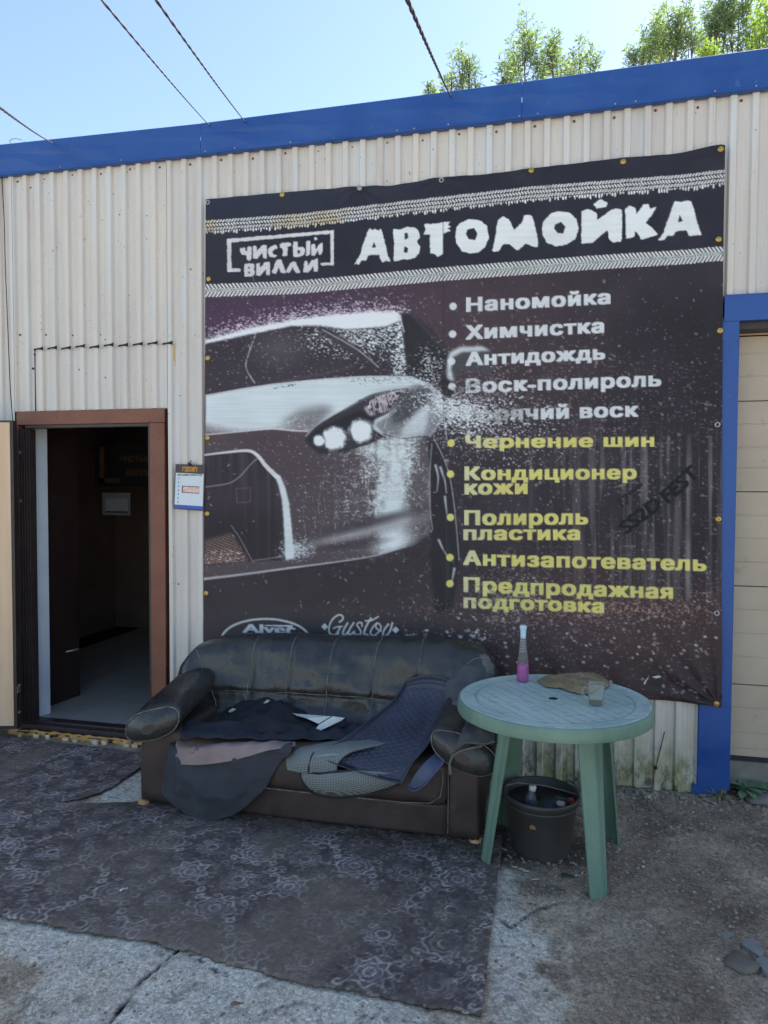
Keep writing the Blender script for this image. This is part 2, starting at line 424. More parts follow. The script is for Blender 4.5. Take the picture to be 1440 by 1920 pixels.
def paint_banner():
    C = np.zeros((AH, AW, 3), np.float32)
    def lay(m, col, op=1.0):
        nonlocal C
        m = (m*op)[..., None]
        C = C*(1-m)+np.array(col, np.float32)/255*m
    n1 = fbm(AH, AW, 60, 1, 4); n2 = noise(AH, AW, (2.2, 3.0), 5); n3 = noise(AH, AW, (1.6, 2.0), 9); nv = fbm(AH, AW, (200, 7), 21, 3)
    n4 = noise(AH, AW, (3.2, 4.6), 15); nbig = fbm(AH, AW, 170, 31, 2)
    w2 = rng.random((AH, AW)).astype(np.float32)
    sp = .6*noise(AH, AW, (1.5, 2.4), 401)+.5*noise(AH, AW, (2.2, 4.2), 402)+.25*w2; sp = (sp-sp.mean())/sp.std()   # unit-variance speckle field
    sp2 = blur(rng.random((AH, AW)).astype(np.float32), 2); sp2 = (sp2-sp2.mean())/sp2.std()
    # ---- ground colours
    C[:] = np.array([50, 41, 47])/255
    lay(np.clip((n1-.35)*2, 0, 1), (64, 50, 58), .8)
    lay(ell(470, 590, 230, 110, .9), (84, 52, 80), .75)
    lay(ell(640, 560, 260, 60, .9), (78, 56, 78), .5)
    lay(ell(900, 640, 160, 140, .9), (86, 64, 66), .6)
    lay(np.clip((XX-1120)/160, 0, 1)*np.clip((YY-520)/80, 0, 1), (34, 27, 34), .7)
    lay(np.clip((YY-1060)/160, 0, 1), (60, 48, 48), .75)
    lay(ell(1120, 1180, 300, 90, .9), (112, 76, 66), .45)
    lay(ell(640, 1160, 360, 60, .9), (70, 66, 70), .5)
    # ---- scattered drops over the whole picture
    dens = .35+.9*np.clip(ell(980, 760, 330, 150, .9)+ell(1010, 1160, 300, 110, .9)+.7*ell(500, 600, 300, 90, .9)+.5*ell(1240, 1000, 160, 250, .9), 0, 1)
    lay(np.clip((sp-3.05+dens*1.3)*1.5, 0, 1)*(n4 > .25), (196, 176, 174), .55)
    lay(np.clip((blur(w2, 1)/blur(w2,1).std()-blur(w2,1).mean()/blur(w2,1).std()-3.0+dens*1.1)*1.2, 0, 1), (186, 166, 164), .4)
    lay(np.clip((sp2-2.7+dens*.75)*1.3, 0, 1), (190, 160, 150), .5)
    # horizontal dashes of spray on the right half
    d = noise(AH, AW, (2.2, 9), 77); e = fbm(AH, AW, (36, 60), 78, 2)
    lay(np.clip((d-.78)*6, 0, 1)*np.clip((e-.45)*5, 0, 1)*np.clip((XX-850)/60, 0, 1)*np.clip((YY-640)/60, 0, 1), (180, 165, 158), .5)
    # vertical grey streaks, right
    vs = np.clip((nv-.5)*4.5, 0, 1)*np.clip((XX-930)/200, 0, 1)*np.clip((YY-770)/110, 0, 1)*np.clip((1190-YY)/140, 0, 1)
    lay(vs, (128, 124, 118), .5)
    for sx, sw in ((1211, 6), (1253, 6), (1290, 7), (1181, 3), (1330, 3)):
        lay(stroke([(sx, 820), (sx, 1120)], sw, 3)*fbm(AH, AW, (90, 9), int(sx), 2), (160, 160, 150), .75)
    # ---- the car
    WH = (222, 228, 226)
    # spray cloud over the roof
    roofc = spl(z6((45, 215), (150, 190), (300, 150), (480, 112), (700, 88), (900, 72), (1030, 78)))
    halo = np.zeros((AH, AW), np.float32)
    halo = np.maximum(halo, stroke(roofc, 12, 34))
    lay(np.clip((halo*3.3-1.2+sp*.7), 0, 1)*(halo > .02), (226, 214, 222), .75)
    lay(np.clip((stroke(roofc, 6, 62)*2.6-1.9+sp*.8), 0, 1)*(stroke(roofc, 6, 62)>.03), (200, 175, 195), .6)
    lay(poly(z6((45, 232), (150, 208), (300, 178), (480, 142), (640, 140), (760, 160), (960, 145), (1040, 118), (1015, 72), (900, 66), (700, 84), (500, 108), (300, 146), (150, 186), (45, 212)), 2), WH)
    # windscreen
    ws = poly(z6((45, 232), (300, 180), (480, 143), (620, 145), (760, 162), (960, 150), (1040, 110), (1075, 392), (800, 402), (380, 440), (45, 492)), 1)
    lay(ws, (56, 46, 54))
    lay(ws*np.clip((nbig-.35)*2, 0, 1), (78, 64, 74), .6)
    lay(ws*np.clip((sp-1.9+ell(520, 640, 130, 60, .9)*.3)*1.5, 0, 1), (190, 184, 188), .8)
    lay(ws*ell(525, 652, 40, 28, .8), (120, 114, 116), .4)
    lay(np.clip(ell(680, 620, 80, 38, .8)*5,0,1)*ws*np.clip(ell(680, 620, 80, 38, .8)*1.7-1.0+sp*.8, 0, 1), (214, 220, 218), .9)
    lay(np.clip(ell(752, 650, 17, 90, .6)*5,0,1)*ws*np.clip(ell(752, 650, 17, 90, .6)*1.7-1.0+sp*.8, 0, 1), (214, 220, 218), .9)
    lay(ws*poly(z6((600, 140), (680, 155), (820, 250), (930, 345), (900, 350), (780, 270), (680, 215)), 2), (62, 54, 60), .9)
    lay(stroke(spl(z6((640, 160), (740, 215), (830, 270), (925, 350))), 2.2, 1), (196, 192, 192), .7)
    lay(stroke(spl(z6((300, 180), (262, 290), (250, 350), (275, 400), (295, 430))), 2.4, 1)*np.clip(n4*2.2, 0, 1), (215, 210, 210), .7)
    lay(stroke(z6((380, 436), (500, 408), (640, 385), (800, 345)), 1.6, 3), (110, 100, 106), .5)
    # pillar and side window
    lay(poly(z6((1040, 78), (1095, 78), (1200, 165), (1270, 250), (1290, 300), (1240, 420), (1150, 430), (1100, 400), (1075, 390), (1052, 190)), 1.5), (42, 39, 43))
    lay(poly(z6((1075, 75), (1100, 78), (1290, 275), (1275, 290)), 2), (70, 58, 62), .8)
    lay(stroke(z6((1000, 70), (1030, 85), (1055, 170)), 4, 1.2, 1.5), WH, .95)
    lay(np.clip(ell(810, 690, 26, 36, .8)*5,0,1)*np.clip(ell(810, 690, 26, 36, .8)*1.5-1.25+sp*.75, 0, 1), (200, 198, 200), .8)
    # bonnet
    hood = poly(z6((45, 495), (220, 462), (380, 438), (600, 414), (800, 400), (950, 396), (1100, 400), (1180, 430), (1240, 480), (1265, 600), (1190, 702), (1060, 712), (950, 700), (890, 660), (870, 590), (860, 560), (700, 590), (600, 655), (565, 685), (380, 668), (45, 694)), 1)
    lay(hood, (200, 208, 208))
    lay(hood*poly(z6((1062, 462), (1110, 440), (1185, 440), (1245, 500), (1265, 600), (1190, 705), (960, 700), (905, 640), (985, 590)), 3), (118, 116, 119), .9)
    lay(hood*ell(790, 732, 60, 6, .8), (130, 130, 132), .6)
    lay(hood*poly(z6((1060, 480), (1180, 445), (1180, 520), (1110, 610), (1000, 640), (985, 600)), 5), (70, 67, 72), .9)
    lay(poly(z6((1190, 540), (1120, 570), (1030, 690), (1060, 705), (1160, 690)), 4), (196, 204, 204), .9)
    lay(hood*poly(z6((420, 640), (520, 570), (640, 545), (700, 560), (600, 660)), 7), (104, 100, 100), .75)
    lay(hood*np.clip((YY-786-14*np.sin(XX/60))/26, 0, 1)*np.clip((620-XX)/60, 0, 1), (96, 76, 78), .9)
    lay(np.clip(ell(470, 792, 110, 18, .9)*5,0,1)*hood*np.clip(ell(470, 792, 110, 18, .9)*1.3-1.2+sp*.8, 0, 1), (205, 205, 205), .7)
    lay(np.clip(ell(740, 710, 60, 10, .9)*5,0,1)*hood*np.clip(ell(740, 710, 60, 10, .9)*1.2-.8+sp*.6, 0, 1), (90, 86, 88), .6)
    lay(stroke(spl(z6((385, 465), (430, 450), (500, 440))), 3, 1)*(sp > 0), (70, 60, 64), .9)
    lay(stroke(z6((720, 585), (780, 548), (832, 516)), 1.6, .8), (80, 76, 80), .9)
    lay(stroke(spl(z6((45, 493), (380, 438), (800, 400), (1100, 398))), 1.8, .8), (225, 228, 226), .7)
    # bumper
    bump = poly(z6((45, 694), (380, 668), (565, 684), (560, 740), (620, 792), (760, 780), (900, 730), (960, 702), (1060, 714), (1175, 700), (1190, 900), (1195, 1190), (1110, 1255), (900, 1315), (600, 1350), (38, 1428)), 1)
    lay(bump, (84, 70, 74))
    lay(bump*np.clip((nbig-.3)*2, 0, 1), (102, 88, 90), .55)
    lay(bump*ell(490, 830, 110, 60, .9), (74, 56, 62), .7)
    lay(bump*np.clip((sp-2.0+ell(700, 960, 130, 140, .9)*.55)*1.5, 0, 1), (196, 188, 186), .75)
    lay(bump*ell(760, 1040, 60, 170, .9), (108, 108, 108), .5)
    lay(stroke(spl(z6((45, 694), (200, 680), (380, 664), (480, 672), (565, 675))), 2.2, 1), (214, 205, 202), .85)
    lay(stroke(spl(z6((950, 690), (1010, 708), (1060, 714), (1110, 706), (1175, 702))), 2.0, 1), (60, 56, 60), .9)
    # splash on the side of the bumper
    ch = fbm(AH, AW, (34, 8), 61, 3)*.6+.4*fbm(AH, AW, (8, 14), 62, 2); cv = np.abs(noise(AH, AW, (22, 11), 63)-.5)*2; cv2 = np.abs(noise(AH, AW, (14, 16), 64)-.5)*2
    reg = np.clip(ell(738, 885, 26, 110, .8, 6)*1.3+.45*ell(720, 880, 80, 95, .8)+.6*ell(700, 815, 60, 30, .8), 0, 1)
    fil = (np.clip(1-cv*9, 0, 1)+np.clip(1-cv2*9, 0, 1))*np.clip(sp*.5+.6, 0, 1)
    lay(bump*np.clip(ell(740, 900, 17, 100, .7, 4)*1.2+ell(675, 830, 48, 13, .8, 32)*.9, 0, 1), (200, 206, 204), .75)
    lay(bump*np.clip(reg*1.5-.75+(ch-.5)*2.4+sp*.25, 0, 1)*(reg > .05), (206, 214, 211), .92)
    lay(np.clip(ell(740, 905, 95, 140, .6)*fil, 0, 1), (214, 216, 214), .75)
    lay(bump*np.clip(ell(738, 975, 22, 40, .8)*1.4, 0, 1), (205, 212, 210), .8)
    lay(bump*ell(738, 1018, 32, 15, .7, -18), (214, 220, 218), .95); lay(bump*ell(738, 975, 30, 9, .7, -20), (206, 212, 210), .85); lay(bump*ell(668, 1000, 60, 7, .8, -14), (176, 172, 172), .7)
    lay(bump*ell(700, 990, 95, 11, .7, -12), (150, 146, 146), .65)
    lay(bump*ell(700, 978, 100, 8, .7, -14), (58, 50, 54), .75)
    lay(bump*ell(660, 1022, 50, 6, .8, -8), (60, 52, 56), .6)
    lay(stroke(spl(z6((930, 1295), (1000, 1275), (1070, 1235))), 3, 1.5, 1), (205, 210, 208), .9)
    for k in range(6):
        x = 560+k*4+rng.random()*60; y0 = 880+rng.random()*60
        lay(stroke(spl([(x+3*math.sin(q*2.1+k), y0+q*26) for q in range(5)]), 1.3, .8)*np.clip((n4-.3)*3, 0, 1), (190, 176, 170), .45)
    # headlamp
    hl = z6((552, 722), (600, 655), (690, 602), (820, 528), (900, 488), (1070, 462), (1030, 520), (975, 580), (890, 625), (902, 722), (830, 752), (760, 768), (650, 772), (585, 752))
    lay(poly(hl, 2), (58, 52, 58)); lay(poly(z6((560, 722), (610, 665), (700, 625), (830, 570), (900, 600), (900, 640), (760, 660), (640, 740), (600, 752)), 2.5), (38, 34, 40))
    hj = noise(AH, AW, (5, 1.6), 655)
    lay(poly(z6((850, 560), (900, 500), (1050, 464), (985, 570), (880, 600)), 1.5)*np.clip((hj-.35)*4, 0, 1), (196, 180, 186), .9)
    for cx, cy, r in ((700, 712, 21), (835, 672, 21), (620, 725, 10)):
        (ex, ey), = z6((cx, cy))
        lay(ell(ex, ey, r+3, r+3, .2), (70, 66, 72), .5)
        lay(np.clip(ell(ex, ey, r, r, .35)*1.9-.35+(ch-.5)*1.6+sp*.12, 0, 1)*(ell(ex, ey, r, r, .35) > 0), (224, 230, 230), .97)
    lay(stroke(spl(hl+[hl[0]], 3), 1.6, 1.2), (44, 40, 44), .75)
    lay(stroke(spl(z6((870, 560), (900, 515), (1000, 478), (1062, 466))), 1.6, .8), (215, 212, 214), .8)
    lay(stroke(spl(z6((556, 700), (610, 646), (690, 596), (820, 524))), 2, 1.2), (190, 196, 196), .8)
    # grille
    gr = poly(z6((38, 800), (270, 780), (330, 830), (410, 925), (450, 1080), (470, 1330), (280, 1336), (38, 1362)), 1)
    lay(gr, (50, 40, 48)); lay(gr*np.clip((nv-.4)*3, 0, 1), (84, 76, 80), .5)
    lay(gr*ell(420, 940, 60, 30, .9), (96, 66, 80), .5); lay(gr*ell(420, 1000, 110, 60, .8), (40, 34, 38), .7)
    hx = (np.abs(np.sin((XX+YY*.5)*.62)) > .45) & (np.abs(np.sin((XX*.4-YY)*.62)) > .45)
    lay(gr*poly(z6((38, 1230), (180, 1190), (262, 1336), (38, 1362)), 3)*hx, (190, 146, 128), .6)
    lay(gr*poly(z6((38, 1290), (230, 1270), (262, 1336), (38, 1362)), 3)*np.clip(sp*.6, 0, 1), (235, 190, 165), .9)
    lay(stroke(spl(z6((38, 797), (160, 782), (262, 775), (310, 800), (350, 850), (405, 905))), 3.2, 1.0, 9), (212, 206, 204), .95)
    lay(poly(z6((395, 895), (425, 900), (450, 960), (470, 1040), (482, 1150), (492, 1260), (497, 1320), (452, 1334), (440, 1110), (432, 1020), (415, 950)), 1.2), (208, 214, 212), .97)
    lay(np.clip(ell(555, 1030, 26, 16, .8)*5,0,1)*np.clip(ell(555, 1030, 26, 16, .8)*1.2-.3+sp*.3, 0, 1), (205, 212, 210), .9)
    lay(stroke(spl(z6((38, 960), (100, 952), (170, 938), (220, 905), (270, 850), (310, 812))), 1.8, .9), (178, 160, 160), .8)
    lay(stroke(z6((200, 968), (272, 964), (272, 1035), (205, 1040), (200, 968)), 1.2, .7), (120, 104, 108), .7)
    lay(stroke(z6((175, 1155), (215, 1210), (282, 1334), (452, 1312)), 1.6, .8), (170, 160, 160), .7)
    # sill line under the bumper
    lay(stroke(spl(z6((36, 1428), (250, 1402), (500, 1368), (700, 1342), (900, 1310), (1060, 1262))), 5, 1.2, 1.2), (214, 206, 202), .92)
    lay(poly(z6((38, 1432), (500, 1378), (900, 1320), (1090, 1260), (1190, 1200), (1200, 1500), (38, 1600)), 5), (60, 48, 52), .6)
    # wheel
    lay(poly(z6((1170, 706), (1215, 720), (1265, 840), (1300, 980), (1322, 1150), (1332, 1330), (1320, 1480), (1290, 1600), (1215, 1600), (1195, 1400), (1190, 1200), (1195, 950)), 2), (38, 36, 39), .95)
    lay(np.clip((nv-.5)*3, 0, 1)*ell(842, 1000, 22, 180, .3), (84, 82, 84), .6)
    lay(stroke(spl(z6((1205, 712), (1250, 800), (1285, 900), (1308, 1040), (1322, 1180), (1334, 1330))), 1.8, .9), (180, 184, 182), .8)
    lay(stroke(spl(z6((1196, 740), (1185, 900), (1186, 1060), (1200, 1180))), 2, 1), (190, 192, 192), .6)
    for a in (((1215, 850), (1228, 910), (1222, 980)), ((1262, 1010), (1268, 1060), (1275, 1105)), ((1232, 1230), (1250, 1270), (1280, 1320)), ((1310, 1375), (1302, 1420), (1290, 1460)), ((1240, 860), (1262, 930), (1270, 990))):
        lay(stroke(spl(z6(*a)), 5, 1.5, 1.5), (205, 208, 205), .75)
    # fender edge and white burst behind it
    lay(stroke(spl(z6((1140, 430), (1200, 470), (1245, 560), (1265, 660), (1272, 720))), 2, 1), (210, 214, 214), .7)
    lay(np.clip(ell(858, 770, 60, 34, .9, 20)*5,0,1)*np.clip(ell(858, 770, 60, 34, .9, 20)*2.1-.9+sp*.5, 0, 1), (214, 220, 220), .92)
    lay(np.clip(ell(900, 775, 110, 60, .95, 20)*5,0,1)*np.clip(ell(900, 775, 110, 60, .95, 20)*1.5-1.35+sp*.8, 0, 1), (214, 216, 216), .85)
    lay(np.clip(ell(900, 830, 120, 60, .95)*fil*1.2-.35, 0, 1), (190, 184, 180), .5)
    # wing mirror
    mp = poly(z7((92, 1000), (105, 962), (150, 938), (250, 935), (300, 962), (310, 1030), (280, 1060), (150, 1040), (130, 1090), (90, 1090)), 1.5)
    lay(mp, (74, 70, 74)); lay(poly(z7((92, 1000), (105, 962), (150, 938), (250, 935), (290, 955), (160, 962), (118, 985), (112, 1040), (125, 1090), (92, 1090)), 1.5), (196, 200, 200), .95)
    lay(poly(z7((60, 1060), (95, 1080), (125, 1110), (110, 1170), (70, 1150)), 1.5), (36, 34, 38), .9)
    # reddish mist, drops and spray near the road
    lay(np.clip(ell(960, 1120, 60, 60, .8)*5,0,1)*np.clip(ell(960, 1120, 60, 60, .8)*1.5-1.2+(ch-.5)*2+sp*.5, 0, 1), (190, 184, 170), .7)
    lay(np.clip(ell(1140, 1140, 230, 22, .9)*5,0,1)*np.clip(ell(1140, 1140, 230, 22, .9)*1.2-1.1+sp*.75, 0, 1), (205, 150, 128), .7)
    r2 = np.random.default_rng(3)
    for k in range(230):
        x = 850+r2.random()*490; y = 1150+r2.random()*150
        if r2.random() < .35: y = 1180+r2.random()*30; x = 760+r2.random()*160
        w = 1.6+r2.random()*3.4
        lay_ = stroke([(x, y), (x+r2.random()*3, y+r2.random())], w, .9)
        j, i = int(y-AY0), int(x-AX0)
        sl = (slice(max(j-8, 0), j+9), slice(max(i-8, 0), i+12))
        m = (lay_[sl]*(.35+.55*r2.random()))[..., None]
        C[sl] = C[sl]*(1-m)+np.array([208, 196, 184], np.float32)/255*m
    for k in range(420):
        x = 392+r2.random()*450 if k % 2 else 850+r2.random()*490; y = 560+r2.random()*600
        L = 1+r2.random()*5; a = r2.random()*3
        j, i = int(y-AY0), int(x-AX0)
        sl = (slice(max(j-9, 0), j+10), slice(max(i-9, 0), min(i+12, AW)))
        m = (stroke([(x, y), (x+L*math.cos(a), y+L*math.sin(a))], 1.4, .6, X=XX[sl], Y=YY[sl])*(.3+.5*r2.random()))[..., None]
        C[sl] = C[sl]*(1-m)+np.array([205, 198, 196], np.float32)/255*m
    # ---- title band
    ytop = 545-(XX-387)*.0535
    band = np.clip(545-(XX-387)*.0545-6-YY+8, 0, 1)
    lay(np.clip((545-(XX-387)*.0545)-YY, 0, 1), (36, 35, 46))
    lay(np.clip((545-(XX-387)*.0545)-YY, 0, 1)*np.clip((1-(XX-387)/500)*(470-YY)/140, 0, 1), (46, 56, 84), .7)
    lay(np.clip((545-(XX-387)*.0545)-YY, 0, 1)*np.clip((n1-.45)*3, 0, 1), (46, 45, 54), .5)
    OFFW = (214, 212, 206)
    # upper tyre track: three rows of slanted blocks and a torn fringe
    def track(y_of, hgt, rows, slant, px, fringe, seed):
        v = (YY-y_of)/hgt; jag = noise(AH, AW, (50, 5), seed)*.05
        for r in range(rows):
            lo, hi = r/rows, (r+1)/rows
            s = slant if r % 2 == 0 else -slant
            inside = (v > lo+.035) & (v < hi-.03-jag)
            ph = ((XX+(YY-y_of)*s)/px) % 1
            m = np.clip((.68-np.abs(ph-.5)*2)*5, 0, 1)*inside
            m = m*np.clip((noise(AH, AW, 9, seed+r)+.75), 0, 1)
            yield m
        if fringe:
            ph = ((XX)/px*1.1) % 1
            ln = noise(AH, AW, (400, 3.2), seed+40)*.45-.05
            yield (np.abs(ph-.5)*2 < .6)*(v > 1.02)*(v < 1.02+ln)
    y1 = np.interp(XX[0], [387, 560, 757, 1000, 1355], [414, 401.5, 378, 350, 322])[None].repeat(AH, 0)
    for m in track(y1, np.interp(XX[0], [387, 1355], [20.5, 24.5])[None].repeat(AH, 0), 3, .75, 5.6, True, 200):
        lay(m, OFFW); lay(m*np.clip((fbm(AH, AW, 50, 300, 2)-.5)*3+1.6*np.clip((430-XX)/40, 0, 1), 0, 1), (206, 176, 106), .5)
    y2 = np.interp(XX[0], [387, 560, 830, 1100, 1352], [534, 527, 502, 481, 465])[None].repeat(AH, 0)
    hg = np.interp(XX[0], [387, 1352], [24, 27])[None].repeat(AH, 0)
    v = (YY-y2)/hg
    for lo, hi, s in ((0, .36, -.7), (.62, 1.0, .7)):
        ph = ((XX+(YY-y2)*s*1.0)/7.0) % 1
        lay(np.clip((.7-np.abs(ph-.5)*2)*4, 0, 1)*(v > lo)*(v < hi), OFFW)
    rr = np.hypot(((XX/5.2) % 1)-.5, ((v-.49)*3.4)); lay(((rr > .22) & (rr < .52))*(np.abs(v-.49) < .13), (200, 205, 196), .9)
    # title letters
    def cut(outer, holes=()):
        return outer, holes
    SS = 3
    def shape(outer, holes=()):
        pts = np.array(outer); x0, y0 = pts.min(0)-2; x1, y1 = pts.max(0)+2
        i0, j0, i1, j1 = int(x0-AX0), int(y0-AY0), int(x1-AX0)+1, int(y1-AY0)+1
        gy, gx = np.mgrid[0:(j1-j0)*SS, 0:(i1-i0)*SS].astype(np.float32)
        gx = gx/SS+AX0+i0; gy = gy/SS+AY0+j0
        r = np.random.default_rng(int(x0*7+y0))
        q = []
        for k in range(len(outer)):                     # rough torn edges
            a, b = np.array(outer[k-1]), np.array(outer[k]); n = max(1, int(np.hypot(*(b-a))/3))
            for t in range(n):
                q.append(a+(b-a)*(t+.5*r.random())/n+r.normal(0, .42, 2))
        m = poly(q, 0, gx, gy)
        for h in holes: m = m*(1-poly(h, 0, gx, gy))
        o = np.zeros((AH, AW), np.float32); o[j0:j1, i0:i1] = m.reshape(j1-j0, SS, i1-i0, SS).mean((1, 3))
        return o
    TW = (216, 218, 214)
    for o, h in (
        (z5((847, 573), (880, 520), (900, 450), (925, 385), (935, 372), (950, 384), (965, 372), (980, 386), (995, 375), (1005, 400), (1015, 450), (1030, 510), (1045, 555), (1020, 545), (1005, 557), (990, 540), (985, 515), (925, 518), (915, 548), (890, 545), (875, 572), (862, 562)), [z5((957, 445), (968, 475), (945, 478))]),
        (z5((1060, 375), (1100, 380), (1140, 365), (1180, 370), (1200, 390), (1207, 420), (1188, 445), (1205, 470), (1203, 500), (1180, 530), (1150, 540), (1110, 540), (1080, 548), (1062, 550), (1066, 460)), [z5((1122, 398), (1138, 398), (1142, 425), (1122, 434)), z5((1120, 470), (1140, 478), (1137, 505), (1118, 502))]),
        (z5((1225, 350), (1300, 345), (1370, 335), (1355, 355), (1376, 362), (1350, 372), (1372, 385), (1330, 402), (1328, 440), (1328, 510), (1300, 528), (1285, 510), (1260, 510), (1258, 405), (1222, 408), (1235, 380)), []),
        (z7((130, 440), (135, 405), (150, 385), (190, 365), (240, 370), (272, 395), (281, 450), (265, 490), (235, 515), (200, 520), (160, 510), (135, 475)), [z7((185, 412), (215, 405), (230, 430), (220, 460), (190, 455), (178, 432))]),
        (z7((320, 372), (345, 352), (372, 368), (395, 415), (430, 380), (440, 345), (475, 350), (490, 400), (500, 450), (503, 490), (480, 490), (460, 478), (445, 475), (410, 508), (370, 475), (345, 480), (325, 510), (310, 512), (295, 510), (310, 450)), []),
        (z7((520, 400), (530, 370), (560, 340), (590, 330), (640, 335), (675, 365), (683, 410), (670, 455), (630, 480), (580, 488), (540, 470), (522, 435)), [z7((578, 390), (605, 378), (625, 400), (615, 430), (590, 428), (574, 408))]),
        (z7((697, 330), (720, 320), (745, 325), (765, 340), (768, 372), (800, 345), (830, 325), (850, 318), (878, 320), (880, 400), (876, 465), (840, 470), (820, 455), (815, 415), (770, 450), (750, 470), (715, 475), (697, 478)), []),
        (z7((750, 300), (780, 275), (815, 292), (810, 310), (765, 318)), []),
        (z7((893, 320), (915, 305), (940, 315), (942, 345), (975, 300), (1000, 295), (1005, 320), (1035, 310), (1010, 350), (985, 382), (1010, 400), (1042, 435), (1010, 445), (965, 458), (950, 430), (938, 418), (935, 445), (910, 450), (897, 455), (895, 380)), []),
        (z7((1040, 460), (1065, 430), (1085, 370), (1105, 310), (1115, 285), (1140, 290), (1165, 283), (1190, 285), (1200, 320), (1215, 380), (1235, 440), (1205, 440), (1180, 442), (1170, 415), (1120, 420), (1110, 442), (1085, 440), (1065, 462)), [z7((1138, 345), (1152, 375), (1130, 380))])):
        lay(shape(o, h), TW, .97)
    # boxed name on the left
    for o in (z5((165, 430), (740, 382), (740, 400), (165, 450)), z5((165, 432), (188, 430), (188, 606), (165, 607)), z5((165, 588), (238, 590), (238, 607), (165, 607)), z5((722, 390), (740, 388), (740, 571), (722, 571)), z5((664, 560), (740, 556), (740, 572), (672, 573))):
        lay(shape(o), (208, 204, 200), .95)
    q8 = lambda *p: [(380+x/8, 380+y/8) for x, y in p]
    name = [
        (q8((565, 680), (600, 690), (650, 680), (650, 735), (680, 735), (680, 665), (745, 670), (745, 860), (720, 880), (670, 860), (672, 800), (600, 790), (570, 750)), []),
        (q8((765, 660), (820, 655), (825, 735), (900, 650), (972, 645), (972, 848), (915, 848), (905, 760), (830, 850), (760, 850)), []),
        (q8((1140, 660), (1110, 640), (1050, 650), (1000, 700), (985, 750), (1010, 810), (1060, 835), (1110, 840), (1130, 800), (1080, 790), (1050, 750), (1080, 710), (1135, 700)), []),
        (q8((1170, 620), (1330, 608), (1340, 660), (1285, 670), (1280, 800), (1250, 825), (1210, 805), (1215, 690), (1170, 690)), [])]
    for o, h in name: lay(shape(o, h), (206, 202, 200), .97)
    for o, h in (
        (z5((520, 445), (545, 443), (546, 475), (575, 472), (588, 490), (580, 515), (555, 527), (520, 528)), [z5((545, 490), (560, 492), (556, 508), (545, 508))]),
        (z5((592, 440), (614, 438), (612, 518), (590, 522)), []),
        (z5((618, 460), (640, 455), (642, 490), (664, 455), (680, 450), (678, 512), (660, 516), (656, 490), (638, 520), (618, 520)), []),
        (z5((628, 428), (642, 418), (655, 430), (640, 440)), [])): lay(shape(o, h), (206, 202, 200), .97)
    for o, h in (
        (q8((635, 925), (690, 920), (770, 920), (798, 960), (775, 1000), (798, 1050), (785, 1095), (740, 1115), (637, 1125)), [q8((695, 970), (720, 975), (720, 1000), (697, 1000)), q8((695, 1045), (722, 1045), (722, 1070), (695, 1072))]),
        (q8((815, 920), (870, 905), (872, 980), (945, 900), (1020, 895), (1025, 1095), (970, 1095), (960, 1005), (880, 1105), (812, 1100)), []),
        (q8((1110, 870), (1190, 860), (1225, 960), (1262, 1060), (1215, 1075), (1180, 1060), (1150, 970), (1115, 1080), (1045, 1060), (1085, 960)), []),
        (z5((510, 555), (535, 550), (550, 590), (562, 612), (540, 615), (528, 606), (518, 580), (505, 612), (478, 610), (495, 580)), []),
        (z5((578, 552), (598, 545), (600, 575), (622, 545), (655, 532), (655, 605), (632, 608), (630, 575), (605, 610), (576, 612)), [])): lay(shape(o, h), (206, 202, 200), .97)
    # ---- list of services
    WT = (212, 214, 212); YL = (214, 204, 122)
    fade = np.clip(ell(905, 790, 70, 60, .6)*1.2, 0, 1)
    for t, p0, p1, cap, col in (
        ('Наномойка', (875, 586), (1145, 571), 27, WT), ('Химчистка', (874, 638), (1133, 625), 27, WT), ('Антидождь', (874, 687), (1135, 675), 26, WT),
        ('Воск-полироль', (874, 738), (1240, 725), 27, WT), ('Горячий воск', (872, 791), (1197, 782), 27, WT),
        ('Чернение шин', (873, 841), (1227, 838), 24, YL), ('Кондиционер', (872, 901), (1194, 899), 26, YL), ('кожи', (872, 928), (990, 927), 27, YL),
        ('Полироль', (871, 985), (1103, 984), 28, YL), ('пластика', (870, 1013), (1088, 1013), 26, YL), ('Антизапотеватель', (869, 1060), (1323, 1071), 28, YL),
        ('Предпродажная', (870, 1110), (1262, 1123), 28, YL), ('подготовка', (870, 1140), (1133, 1149), 26, YL)):
        m = text_mask(t, p0, p1, cap, 4.6, boldy=2.0, space=1.12)
        m = m*(1-.45*fade*(t == 'Горячий воск'))
        lay(m, col, .93)
        lay(m*np.clip((950-XX)/90, 0, 1), (206, 208, 190), .45*(col is YL))
    for x, y in ((850, 575), (849, 627), (847, 678), (848, 725), (846, 831), (845, 889), (845, 970), (844, 1045), (844, 1094)):
        lay(ell(x, y, 7, 7, .1), WT if y < 800 else YL, .93)
    lay(np.clip(ell(880, 722, 40, 22, .8)*5,0,1)*np.clip(ell(880, 722, 40, 22, .8)*1.2-1.0+sp*.6, 0, 1), (84, 74, 78), .7)
    lay(np.clip(ell(912, 1120, 50, 26, .8)*5,0,1)*np.clip(ell(912, 1120, 50, 26, .8)*1.1-1.1+(ch-.5)*2+sp*.4, 0, 1), (90, 84, 74), .8)
    # faded slanted print in black
    def slant_text(t, p0, p1, cap, op, b):
        e = np.array(p1, float)-np.array(p0, float); e /= np.hypot(*e)
        lay(text_mask(t, p0, p1, cap, b, up=(e[1]*.9, -e[0])), (8, 12, 16), op)
    slant_text('SS2D', (1172, 1004), (1243, 950), 27, 1, 4.2); slant_text('FEST', (1252, 946), (1312, 890), 28, 1, 4.2)
    slant_text('17', (1167, 952), (1184, 941), 20, .8, 1.2); slant_text('июля', (1181, 930), (1206, 911), 9, .75, 1.0)
